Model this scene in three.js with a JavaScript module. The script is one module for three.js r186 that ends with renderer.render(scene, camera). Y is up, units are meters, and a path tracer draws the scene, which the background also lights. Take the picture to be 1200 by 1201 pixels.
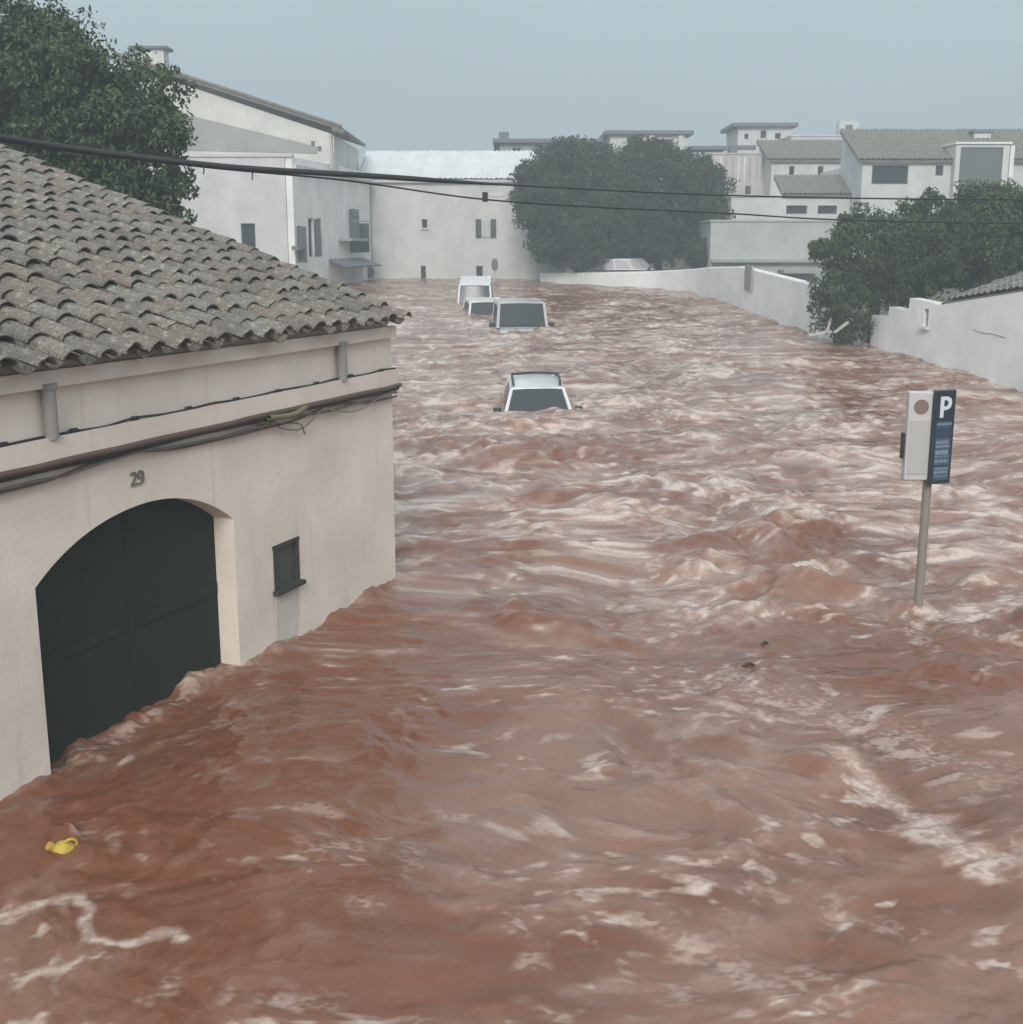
import * as THREE from 'three';
import { mergeGeometries } from 'three/addons/utils/BufferGeometryUtils.js';
import { RoundedBoxGeometry } from 'three/addons/geometries/RoundedBoxGeometry.js';
import { FontLoader } from 'three/addons/loaders/FontLoader.js';
import { TextGeometry } from 'three/addons/geometries/TextGeometry.js';

// ---------------------------------------------------------------- camera, sky, sun, exposure
const scene = new THREE.Scene();
const FOCAL = 1430, CAMY = 4.55, PITCH = Math.atan(310.5 / FOCAL);
const camera = new THREE.PerspectiveCamera(2 * Math.atan(600.5 / FOCAL) * 180 / Math.PI, 1, 0.1, 3000);
camera.position.set(0, CAMY, 0);
camera.rotation.set(-PITCH, 0, 0);
scene.add(camera);

const renderer = new THREE.WebGLRenderer({ antialias: true });
renderer.toneMapping = THREE.LinearToneMapping;
renderer.toneMappingExposure = 1.7;
renderer.shadowMap.enabled = true;

const SKY_HORIZON = [0.206, 0.258, 0.284], SUN = 1.75, HAZE = 0.0043;
const sun = new THREE.DirectionalLight(new THREE.Color().setRGB(1, 0.965, 0.91), SUN);
sun.position.set(-6, 38, 40);
sun.target.position.set(0, 0, -25);
sun.castShadow = true;
sun.shadow.radius = 40;
sun.shadow.mapSize.set(2048, 2048);
Object.assign(sun.shadow.camera, { left: -70, right: 70, top: 70, bottom: -70, near: 1, far: 200 });
scene.add(sun, sun.target);

// ---------------------------------------------------------------- noise and helpers
function rng(seed) { let a = seed >>> 0; return () => { a = (a + 0x6D2B79F5) | 0; let t = Math.imul(a ^ (a >>> 15), 1 | a); t = (t + Math.imul(t ^ (t >>> 7), 61 | t)) ^ t; return ((t ^ (t >>> 14)) >>> 0) / 4294967296; }; }
const PERM = new Uint8Array(512), GX = new Float32Array(256), GY = new Float32Array(256);
{ const r = rng(77); const p = [...Array(256).keys()]; for (let i = 255; i > 0; i--) { const j = Math.floor(r() * (i + 1)); [p[i], p[j]] = [p[j], p[i]]; } for (let i = 0; i < 512; i++) PERM[i] = p[i & 255]; for (let i = 0; i < 256; i++) { const a = r() * Math.PI * 2; GX[i] = Math.cos(a); GY[i] = Math.sin(a); } }
function noise(x, y) {
  const xi = Math.floor(x), yi = Math.floor(y), fx = x - xi, fy = y - yi, X = xi & 255, Y = yi & 255;
  const u = fx * fx * fx * (fx * (fx * 6 - 15) + 10), v = fy * fy * fy * (fy * (fy * 6 - 15) + 10);
  const a = PERM[PERM[X] + Y], b = PERM[PERM[X + 1] + Y], c = PERM[PERM[X] + Y + 1], d = PERM[PERM[X + 1] + Y + 1];
  const n0 = GX[a] * fx + GY[a] * fy, n1 = GX[b] * (fx - 1) + GY[b] * fy, n2 = GX[c] * fx + GY[c] * (fy - 1), n3 = GX[d] * (fx - 1) + GY[d] * (fy - 1);
  const l = n0 + u * (n1 - n0), m = n2 + u * (n3 - n2);
  return 1.45 * (l + v * (m - l));
}
function fbm(x, y, o = 4) { let s = 0, a = 0.5, f = 1; for (let i = 0; i < o; i++) { s += a * noise(x * f + i * 17.3, y * f - i * 9.1); a *= 0.5; f *= 2.03; } return s; }
const ss = (a, b, t) => { t = (t - a) / (b - a); t = t < 0 ? 0 : t > 1 ? 1 : t; return t * t * (3 - 2 * t); };
const mix = (a, b, t) => a + (b - a) * t;
const toS = v => 255 * (v <= 0.0031308 ? 12.92 * v : 1.055 * Math.pow(v, 1 / 2.4) - 0.055);
function table(t, xs, ys) { if (t <= xs[0]) return ys[0]; for (let i = 1; i < xs.length; i++) if (t <= xs[i]) { const k = (t - xs[i - 1]) / (xs[i] - xs[i - 1]); return mix(ys[i - 1], ys[i], k); } return ys[ys.length - 1]; }
// a point of the place from where it stands in the picture and how far ahead it is
function at(px, py, z) { const u = (px - 600) / FOCAL, v = (600.5 - py) / FOCAL, c = Math.cos(PITCH), s = Math.sin(PITCH), t = z / (c + v * s); return new THREE.Vector3(u * t, CAMY + t * (v * c - s), -z); }

const taken = {};
function numbered(n) { taken[n] = (taken[n] ?? -1) + 1; return taken[n] ? `${n}_${String(taken[n]).padStart(3, '0')}` : n; }
function sh(o) { o.castShadow = true; o.receiveShadow = true; return o; }
function thing(name, label, category, p = [0, 0, 0], turn = 0, group) {
  const o = new THREE.Group(); o.name = numbered(name); o.position.set(...p); o.rotation.y = turn;
  o.userData = { label, category }; if (group) o.userData.group = group; scene.add(o); return o;
}
function part(name, geo, mat, parent) { const m = sh(new THREE.Mesh(geo, mat)); m.name = name; parent.add(m); return m; }
function solo(name, label, category, geo, mat, group) { const m = sh(new THREE.Mesh(geo, mat)); m.name = numbered(name); m.userData = { label, category }; if (group) m.userData.group = group; scene.add(m); return m; }
function structure(name, geo, mat) { const m = sh(new THREE.Mesh(geo, mat)); m.name = numbered(name); m.userData = { kind: 'structure' }; scene.add(m); return m; }
function merge(list) { return mergeGeometries(list.map(g => { const h = g.index ? g.toNonIndexed() : g; for (const k of Object.keys(h.attributes)) if (!['position', 'normal', 'uv'].includes(k)) h.deleteAttribute(k); return h; })); }
// uv in metres by the way each face points
function metric(g0) {
  const g = g0.index ? g0.toNonIndexed() : g0, p = g.attributes.position, n = p.count, uv = new Float32Array(n * 2);
  const a = new THREE.Vector3(), b = new THREE.Vector3(), c = new THREE.Vector3(), e = new THREE.Vector3();
  for (let i = 0; i < n; i += 3) {
    a.fromBufferAttribute(p, i); b.fromBufferAttribute(p, i + 1); c.fromBufferAttribute(p, i + 2);
    e.copy(b).sub(a).cross(c.clone().sub(a));
    const ax = Math.abs(e.x), ay = Math.abs(e.y), az = Math.abs(e.z);
    [a, b, c].forEach((q, k) => { const o = 2 * (i + k); if (ay >= ax && ay >= az) { uv[o] = q.x; uv[o + 1] = q.z; } else if (ax >= az) { uv[o] = q.z; uv[o + 1] = q.y; } else { uv[o] = q.x; uv[o + 1] = q.y; } });
  }
  g.setAttribute('uv', new THREE.BufferAttribute(uv, 2)); return g;
}
function box(w, h, d, x = 0, y = 0, z = 0, r = 0) { const g = r ? new RoundedBoxGeometry(w, h, d, 2, r) : new THREE.BoxGeometry(w, h, d); g.translate(x, y, z); return metric(g); }
function poly(points, depth, holes = [], bevel = 0) {
  const s = new THREE.Shape(points.map(p => new THREE.Vector2(...p)));
  for (const h of holes) s.holes.push(h instanceof THREE.Path ? h : new THREE.Path([[h[0], h[1]], [h[0] + h[2], h[1]], [h[0] + h[2], h[1] + h[3]], [h[0], h[1] + h[3]]].map(p => new THREE.Vector2(...p))));
  const g = new THREE.ExtrudeGeometry(s, { depth, bevelEnabled: bevel > 0, bevelSize: bevel, bevelThickness: bevel, bevelSegments: 2, curveSegments: 24 });
  g.translate(0, 0, -depth); return metric(g);
}
function tube(points, radius, seg = 8, steps = 40) {
  const c = new THREE.CatmullRomCurve3(points), fr = c.computeFrenetFrames(steps, false), P = [], I = [];
  for (let i = 0; i <= steps; i++) { const q = c.getPoint(i / steps), r = typeof radius === 'function' ? radius(i / steps) : radius; for (let j = 0; j < seg; j++) { const a = j / seg * Math.PI * 2; const v = fr.normals[i].clone().multiplyScalar(Math.cos(a) * r).addScaledVector(fr.binormals[i], Math.sin(a) * r).add(q); P.push(v.x, v.y, v.z); } }
  for (let i = 0; i < steps; i++) for (let j = 0; j < seg; j++) { const a = i * seg + j, b = i * seg + (j + 1) % seg; I.push(a, b, a + seg, b, b + seg, a + seg); }
  const g = new THREE.BufferGeometry(); g.setAttribute('position', new THREE.Float32BufferAttribute(P, 3)); g.setIndex(I); g.computeVertexNormals();
  g.setAttribute('uv', new THREE.Float32BufferAttribute(new Float32Array(P.length / 3 * 2), 2)); return g;
}
const V = (x, y, z) => new THREE.Vector3(x, y, z);

// ---------------------------------------------------------------- the overcast sky
{
  const w = 512, h = 256, d = new Float32Array(w * h * 4);
  for (let j = 0; j < h; j++) for (let i = 0; i < w; i++) {
    const el = (j + 0.5) / h * Math.PI - Math.PI / 2, az = i / w * Math.PI * 2, s = Math.max(0, Math.sin(el));
    const cx = Math.cos(az) * Math.cos(el), cz = Math.sin(az) * Math.cos(el);
    const k = (1 + 2 * s) * (1 + 0.17 * fbm(cx * 2.2 + 4, cz * 2.2 + s * 5, 4) + 0.05 * noise(cx * 1.1, cz * 1.1 + 8));
    const g = Math.min(1, s * 1.2), o = (j * w + i) * 4;
    d[o] = SKY_HORIZON[0] * k * (1 + 0.12 * g); d[o + 1] = SKY_HORIZON[1] * k * (1 + 0.02 * g); d[o + 2] = SKY_HORIZON[2] * k; d[o + 3] = 1;
  }
  const t = new THREE.DataTexture(d, w, h, THREE.RGBAFormat, THREE.FloatType);
  t.mapping = THREE.EquirectangularReflectionMapping; t.magFilter = THREE.LinearFilter; t.minFilter = THREE.LinearFilter; t.wrapS = THREE.RepeatWrapping; t.needsUpdate = true;
  scene.background = t; scene.environment = t;
}

// ---------------------------------------------------------------- materials
function dataTex(n, fn, srgb, rep = 1, m = n) {
  const d = new Uint8Array(n * m * 4);
  for (let j = 0; j < m; j++) for (let i = 0; i < n; i++) { const c = fn(i / n, j / m), o = (j * n + i) * 4; d[o] = c[0]; d[o + 1] = c[1]; d[o + 2] = c[2]; d[o + 3] = 255; }
  const t = new THREE.DataTexture(d, n, m); t.wrapS = t.wrapT = THREE.MirroredRepeatWrapping; t.magFilter = THREE.LinearFilter; t.minFilter = THREE.LinearMipmapLinearFilter; t.generateMipmaps = true;
  if (srgb) t.colorSpace = THREE.SRGBColorSpace; t.repeat.set(rep, rep); t.needsUpdate = true; return t;
}
function std(rgb, rough = 0.85, extra = {}) { const m = new THREE.MeshStandardMaterial({ roughness: rough, side: THREE.DoubleSide, ...extra }); m.color.setRGB(...rgb); return m; }
// plaster: limewash with blotches and faint runs of dirt; the map is a tint around white
const plasterMap = dataTex(1024, (u, v) => { const x = u * 5, y = v * 5; const b = 0.5 + fbm(x * 0.9, y * 0.9, 5), run = ss(0.18, 0.6, fbm(x * 5.5, y * 0.55 + 3, 3)), sp = ss(0.35, 0.6, fbm(x * 9 + 40, y * 9, 3)); const k = 0.93 + 0.09 * (b - 0.5) - 0.04 * run - 0.045 * sp; return [255 * Math.min(1, k * 1.01), 255 * Math.min(1, k * (1 - 0.012 * run)), 255 * Math.min(1, k * (0.99 - 0.035 * run))]; }, true, 0.2);
const plasterBump = dataTex(512, (u, v) => { const k = 128 + 190 * (0.6 * fbm(u * 14, v * 14, 4) + 0.4 * fbm(u * 60, v * 60, 2)); const c = Math.max(0, Math.min(255, k)); return [c, c, c]; }, false, 0.45);
const plaster = (rgb, bump = 0.0045) => std(rgb, 0.92, { map: plasterMap, bumpMap: plasterBump, bumpScale: bump });
const M = {
  cream: plaster([0.85, 0.76, 0.67]), creamBand: plaster([0.8, 0.705, 0.625]), white: plaster([0.63, 0.635, 0.625]), white2: plaster([0.6, 0.61, 0.61]), bright: plaster([0.86, 0.87, 0.86]), offwhite: plaster([0.66, 0.66, 0.63]), greenish: plaster([0.46, 0.485, 0.465]), greyPlaster: plaster([0.36, 0.36, 0.35]), pinkish: plaster([0.55, 0.51, 0.5]), greyWall: plaster([0.34, 0.35, 0.355]),
  dark: std([0.022, 0.024, 0.022], 0.6), doorDark: new THREE.MeshPhysicalMaterial({ color: new THREE.Color().setRGB(0.02, 0.025, 0.0185), roughness: 0.85, specularIntensity: 0.3, side: THREE.DoubleSide }), metalGrey: std([0.2, 0.19, 0.18], 0.6), pipe: std([0.26, 0.245, 0.23], 0.6), shutter: std([0.07, 0.085, 0.085], 0.7), slate: std([0.13, 0.14, 0.15], 0.75), pane: std([0.025, 0.03, 0.032], 0.12), cable: std([0.018, 0.018, 0.02], 0.7), wireBrown: std([0.1, 0.06, 0.045], 0.75), wireOlive: std([0.16, 0.16, 0.07], 0.8), garage: std([0.1, 0.12, 0.11], 0.7), greyPanel: std([0.3, 0.31, 0.32], 0.6),
  carWhite: new THREE.MeshPhysicalMaterial({ color: new THREE.Color().setRGB(0.72, 0.71, 0.69), roughness: 0.35, clearcoat: 0.6, clearcoatRoughness: 0.12, side: THREE.DoubleSide }), carSilver: new THREE.MeshPhysicalMaterial({ color: new THREE.Color().setRGB(0.47, 0.47, 0.46), roughness: 0.4, clearcoat: 0.5, side: THREE.DoubleSide }), carGrey: new THREE.MeshPhysicalMaterial({ color: new THREE.Color().setRGB(0.11, 0.115, 0.12), roughness: 0.35, clearcoat: 0.5, side: THREE.DoubleSide }), glass: std([0.024, 0.028, 0.028], 0.24), rubber: std([0.02, 0.02, 0.02], 0.6),
  concretePole: std([0.24, 0.2, 0.17], 0.7), signGrey: std([0.5, 0.485, 0.475], 0.55), wood: std([0.06, 0.035, 0.022], 0.9), paleWood: std([0.5, 0.47, 0.43], 0.9), yellow: std([0.5, 0.35, 0.045], 0.6),
};
// weathered clay with pale lichen blots
const clayMap = dataTex(512, (u, v) => { const a = ss(0.0, 0.45, fbm(u * 9, v * 9, 4)), b = ss(0.12, 0.35, fbm(u * 26 + 9, v * 26, 3)), c = 0.5 + 0.5 * fbm(u * 60, v * 60, 2); const k = 0.74 + 0.22 * a + 0.1 * (c - 0.5) - 0.22 * b; return [255 * k, 255 * k * 0.99, 255 * k * 0.97]; }, true, 1.2);
const clay = [[0.32, 0.272, 0.235], [0.37, 0.332, 0.29], [0.28, 0.25, 0.225], [0.35, 0.33, 0.295], [0.35, 0.29, 0.25], [0.3, 0.28, 0.255]].map(c => std(c, 0.95, { map: clayMap, bumpMap: clayMap, bumpScale: 0.006 }));
const farClay = clay[3], whiteRoof = plaster([0.72, 0.75, 0.77]);

// ---------------------------------------------------------------- flood water
const WZ = [0, 13, 16.6, 20, 24, 28, 34, 41, 50, 58, 65, 75, 400], WY = [-0.05, 0, 0.07, 0.27, 0.55, 0.84, 1.31, 1.83, 2.3, 2.59, 2.82, 3.1, 3.1];
const W = z => (table(z - 1.5, WZ, WY) + table(z - 0.5, WZ, WY) + table(z + 0.5, WZ, WY) + table(z + 1.5, WZ, WY)) / 4;
function segDist(x, z, P) { let m = 1e9, tt = 0; for (let i = 1; i < P.length; i++) { const ax = P[i - 1][0], az = P[i - 1][1], bx = P[i][0] - ax, bz = P[i][1] - az; let t = ((x - ax) * bx + (z - az) * bz) / (bx * bx + bz * bz); t = t < 0 ? 0 : t > 1 ? 1 : t; const d = Math.hypot(x - ax - t * bx, z - az - t * bz); if (d < m) { m = d; tt = (i - 1 + t) / (P.length - 1); } } return [m, tt]; }
// standing waves over things below the surface: crest line, width, height
const SWELLS = [
  [[[2.3, 17.0], [3.3, 18.2], [3.9, 18.4], [4.3, 17.6], [4.7, 16.2]], 0.5, 0.15],
  [[[2.3, 16.6], [2.9, 16.9], [3.4, 16.6]], 0.26, 0.17], [[[3.2, 15.7], [3.9, 16.1], [4.5, 15.7]], 0.25, 0.19], [[[4.0, 18.9], [4.9, 18.7], [5.6, 18.9]], 0.32, 0.19], [[[2.9, 14.6], [3.6, 14.9], [4.3, 14.5]], 0.22, 0.13], [[[5.7, 13.5], [6.4, 13.8], [7.0, 13.7]], 0.24, 0.18], [[[6.0, 15.9], [6.7, 16.2], [7.4, 15.9]], 0.28, 0.2],
  [[[-0.6, 14.6], [0, 14.9], [0.52, 14.2], [0.95, 13.9]], 0.36, 0.15],
  [[[2.55, 10.85], [2.85, 10.55], [2.98, 10.2], [3.05, 9.8]], 0.26, 0.13],
  [[[5.4, 14.0], [6.1, 14.3], [6.7, 14.6], [7.6, 14.6]], 0.5, 0.22],
  [[[0.7, 10.6], [0.9, 10.3], [1.2, 10.3]], 0.2, 0.08],
  [[[-3.44, 9.0], [-3.38, 9.08]], 0.07, 0.13],
  [[[-1.6, 24.6], [0, 23.6], [1.4, 24.2], [2.4, 25.2]], 0.8, 0.22],
  [[[-0.8, 26.6], [0.5, 26.1], [2, 26.8]], 0.45, 0.16],
  [[[-0.4, 21.2], [1.2, 20.4], [2.7, 20.0]], 0.6, 0.15],
  [[[4.75, 14.95], [5.1, 14.75], [5.4, 14.9]], 0.16, 0.12],
  [[[4.6, 12.9], [5.4, 12.5], [6.2, 12.6]], 0.34, 0.12],
  [[[2.1, 7.3], [2.45, 6.9], [2.6, 6.3]], 0.25, 0.07],
  [[[-0.3, 39.4], [1.2, 39.2]], 0.5, 0.15],
];
function flow(x, z) { const wx = x + 0.9 * noise(x * 0.25 + 3, z * 0.25) + 0.25 * noise(x * 0.9, z * 0.9 + 7), wz = z + 0.8 * noise(x * 0.22, z * 0.22 + 11) + 0.25 * noise(x * 0.8 + 5, z * 0.8); return [wx, wz]; }
// the chop on the flood: higher and shorter where the street is steep and the water runs as rapids, a ramp set by distance
const CH = new Float64Array(10);
function chop(x, z) {
  const [wx, wz] = flow(x, z), rapSheen = ss(12.2, 18.5, z + 1.6 * noise(x * 0.35 + 2, z * 0.3)) * (1 - 0.45 * ss(44, 60, z));
  const ux = wx * 0.966 + wz * 0.17, uz = wz * 0.966 - wx * 0.2, q = 0.7;
  CH[0] = wx; CH[1] = wz; CH[2] = rapSheen; CH[3] = ux; CH[4] = uz * q;
  CH[5] = noise(ux * 0.42, uz * 0.95 * q); CH[6] = noise(ux * 1.1 + 20, uz * 2.0 * q); CH[7] = noise(ux * 2.5, uz * 4.4 * q + 9);
  CH[8] = 1 - 2 * Math.sqrt(CH[6] * CH[6] + 0.004);
  return CH;
}
function surface(x, z) {
  const c = chop(x, z), rapSheen = c[2], ux = c[3], uz = c[4], n1 = c[5], n2 = c[6], n3 = c[7], crest = c[8];
  const n4 = noise(ux * 5.5, uz * 9), n5 = noise(ux * 11 + 4, uz * 18), a = mix(0.062, 0.125, rapSheen), c3 = 1 - 2 * Math.sqrt(n3 * n3 + 0.01);
  let h = W(z) + a * (0.8 * n1 + 0.5 * crest * (0.5 + n1) + 0.2 * n3 + 0.2 * c3 * (0.4 + crest) + 0.16 * n4) + 0.006 * n5;
  for (const [P, w, A] of SWELLS) { if (Math.abs(z - P[0][1]) > 5 || Math.abs(x - P[0][0]) > 8) continue; const [d, t] = segDist(x + 0.35 * n1 + 0.2 * n2, z + 0.25 * n2, P); const e = Math.exp(-d * d / (w * w)) * Math.sin(Math.PI * mix(0.12, 0.88, t)); h += A * e * (1 + 0.45 * n2 + 0.35 * n3 + 0.12 * n4); }
  const wd = (x + 1.59) * 0.93 - (z - 16.17) * 0.369; if (wd < 0.5 && wd > -0.5 && z < 16.4) h += (1 - ss(-0.25, 0.45, wd)) * (0.03 + 0.1 * noise(x * 1.9, z * 1.9) + 0.045 * noise(x * 6, z * 6));   // slop running up the house wall
  return h;
}
const STROKES = [   // foam lines lying on the water: path, half width, strength
  [[[-3.9, 7.7], [-3.59, 7.79], [-3.42, 7.95], [-3.11, 8.02], [-3.02, 7.83], [-3.02, 7.7], [-2.86, 7.48], [-2.65, 7.46], [-2.5, 7.53], [-2.31, 7.56], [-2.24, 7.46]], 0.045, 1],
  [[[-3.6, 6.9], [-3.26, 6.97], [-2.97, 7.08], [-2.7, 7.25]], 0.06, 0.75], [[[-2.29, 6.8], [-2.18, 6.89], [-2.2, 7.06]], 0.05, 0.55],
  [[[2.95, 10.24], [3.08, 9.9], [3.15, 9.51], [3.24, 9.27]], 0.11, 0.92], [[[3.37, 9.09], [3.46, 8.76], [3.52, 8.45], [3.9, 8.55], [4.4, 8.2]], 0.17, 0.92],
  [[[2.2, 12.2], [2.62, 11.79], [3.06, 11.44], [3.47, 11.1], [3.76, 10.49], [4.06, 10.02]], 0.36, 0.5], [[[5.2, 14.5], [5.6, 14.72], [6, 15.0], [6.9, 15.4]], 0.14, 0.95],
  [[[-1.46, 8.76], [-1.19, 8.69], [-1.08, 8.9]], 0.13, 0.6], [[[-1.71, 9.43], [-1.41, 9.35]], 0.07, 0.5], [[[-1.1, 7.92], [-0.96, 7.81]], 0.08, 0.6], [[[-0.56, 9.35], [-0.35, 9.27]], 0.08, 0.45], [[[-0.18, 7.75], [0, 7.59]], 0.07, 0.5],
  [[[0.95, 7.75], [1.15, 7.43], [1.35, 7.27]], 0.12, 0.7], [[[1.31, 7.37], [1.61, 6.89], [2.01, 6.67]], 0.13, 0.65], [[[-1.66, 6.84], [-1.37, 6.75], [-1.12, 6.8]], 0.08, 0.6], [[[0.03, 7.7], [0.12, 7.48], [0.14, 7.08]], 0.08, 0.55], [[[-0.74, 8.83], [-0.73, 8.29]], 0.08, 0.4],
  [[[-3.46, 8.96], [-3.4, 9.06]], 0.07, 0.6], [[[-3.34, 8.86], [-3.12, 8.9]], 0.06, 0.5], [[[1.69, 8.16], [2, 7.87], [2.59, 7.64]], 0.09, 0.4], [[[1.84, 7.17], [2.05, 6.71]], 0.1, 0.5],
  [[[4.75, 13.6], [4.95, 14.4], [5.1, 14.85], [5.25, 14.4], [5.5, 13.7]], 0.09, 0.7], [[[5.4, 14.4], [6.1, 14.7], [6.9, 14.95]], 0.2, 1], [[[5.9, 13.7], [6.4, 13.9]], 0.14, 0.6],
  [[[-4.2, 9.7], [-3.4, 11.75], [-2.6, 13.8], [-1.5, 16.5]], 0.1, 0.5], [[[-1.3, 28.2], [-0.6, 27.4], [0.6, 27.0], [1.7, 27.3], [2.6, 28.3]], 0.42, 0.95], [[[-0.6, 26.6], [0.8, 26.3]], 0.3, 0.8], [[[-0.5, 28.4], [-0.5, 30.6]], 0.2, 0.7], [[[1.7, 28.4], [1.75, 30.8]], 0.22, 0.7], [[[-0.6, 40.3], [0.3, 40.0], [1.2, 40.4]], 0.35, 0.7],
];
const BOILS = [[3.9, 17.6, 1.5, 0.9], [0.6, 24.0, 2.4, 0.7], [2.1, 20.4, 1.2, 0.5], [6.3, 14.1, 1.1, 0.7], [0.3, 14.4, 0.8, 0.35], [-0.8, 17.5, 0.8, 1.6], [-1.6, 13.6, 1.1, 1.6], [-2.6, 11, 1.2, 1.7], [-3.2, 9.2, 1.0, 1.2], [-2.4, 8.9, 1.0, 0.8], [4.9, 13.2, 1.4, 0.6], [-1.2, 11.4, 0.9, 0.9]];   // where the current stirs up mud
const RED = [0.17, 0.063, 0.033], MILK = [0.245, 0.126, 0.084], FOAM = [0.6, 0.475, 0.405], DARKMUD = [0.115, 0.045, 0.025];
const out = [0, 0, 0];
function waterColour(x, z) {
  const ch = chop(x, z), wx = ch[0], wz = ch[1], rapSheen = ch[2], ux = ch[3], uz = ch[4], n1 = ch[5], n3 = ch[7], crest = ch[8];
  const big = fbm(wx * 0.22 + 31, wz * 0.2, 3), med = noise(ux * 0.7 + 3, uz * 1.3), med2 = noise(ux * 1.9, uz * 3.6 + 2), fine = noise(ux * 4.5, uz * 9), grain = noise(x * 14, z * 18), grain2 = noise(x * 31, z * 37);
  // silt: clouds of redder and milkier water
  let milk = ss(-0.45, 0.45, big + 0.4 * med + 0.22 * med2 + 0.12 * fine);
  const dk = ss(0.05, 0.55, fbm(ux * 0.9 + 50, uz * 2.1, 4)) * 0.6;
  let boil = 0; for (const [bx, bz, rx, rz] of BOILS) { const q = ((x - bx) / rx) ** 2 + ((z - bz) / rz) ** 2; if (q < 4) { const e = ss(1.5, 0.5, Math.sqrt(q) + 0.8 * med2 + 0.5 * fine + 0.5 * med); if (e > boil) boil = e; } }
  // foam: white caps on the breaking crests, ragged streaks trailing from them, and flecks between; the extra foam with distance also paints in pale sky reflection
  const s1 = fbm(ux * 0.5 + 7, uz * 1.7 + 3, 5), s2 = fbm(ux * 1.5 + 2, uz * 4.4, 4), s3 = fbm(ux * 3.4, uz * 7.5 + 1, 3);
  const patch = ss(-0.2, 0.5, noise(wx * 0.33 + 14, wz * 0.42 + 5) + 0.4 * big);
  let foam = (ss(-0.22, 0.4, s1) * 0.6 + ss(-0.06, 0.34, s2) * 0.7 * (0.4 + 0.6 * ss(-0.2, 0.3, s1))) * rapSheen + (ss(0.05, 0.5, s1) * 0.16 + ss(0.02, 0.38, s2) * 0.22) * patch * (1 - rapSheen);
  foam += ss(0.3, 0.9, crest + 0.5 * s3) * ss(-0.1, 0.45, n1 + 0.5 * n3) * mix(0.12, 0.6, rapSheen);
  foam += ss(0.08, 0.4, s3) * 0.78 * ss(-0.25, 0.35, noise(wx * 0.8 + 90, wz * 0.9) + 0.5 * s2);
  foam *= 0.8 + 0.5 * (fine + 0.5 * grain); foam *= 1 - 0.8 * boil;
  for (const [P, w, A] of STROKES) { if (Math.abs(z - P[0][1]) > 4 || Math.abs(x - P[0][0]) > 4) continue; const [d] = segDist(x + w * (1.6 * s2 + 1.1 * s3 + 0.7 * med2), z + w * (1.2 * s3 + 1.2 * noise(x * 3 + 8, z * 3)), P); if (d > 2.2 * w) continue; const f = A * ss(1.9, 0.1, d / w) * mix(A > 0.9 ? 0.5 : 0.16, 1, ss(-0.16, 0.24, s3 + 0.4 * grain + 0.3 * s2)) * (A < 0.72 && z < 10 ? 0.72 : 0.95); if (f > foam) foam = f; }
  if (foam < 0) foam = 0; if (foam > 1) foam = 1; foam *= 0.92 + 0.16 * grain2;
  for (let k = 0; k < 3; k++) { let c = mix(RED[k], MILK[k], milk); c = mix(c, DARKMUD[k], dk); c = mix(c, RED[k] * 1.05, boil * 0.85); c *= 1 + 0.05 * grain + 0.05 * grain2; out[k] = mix(c, FOAM[k], foam); }
  return out;
}
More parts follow.
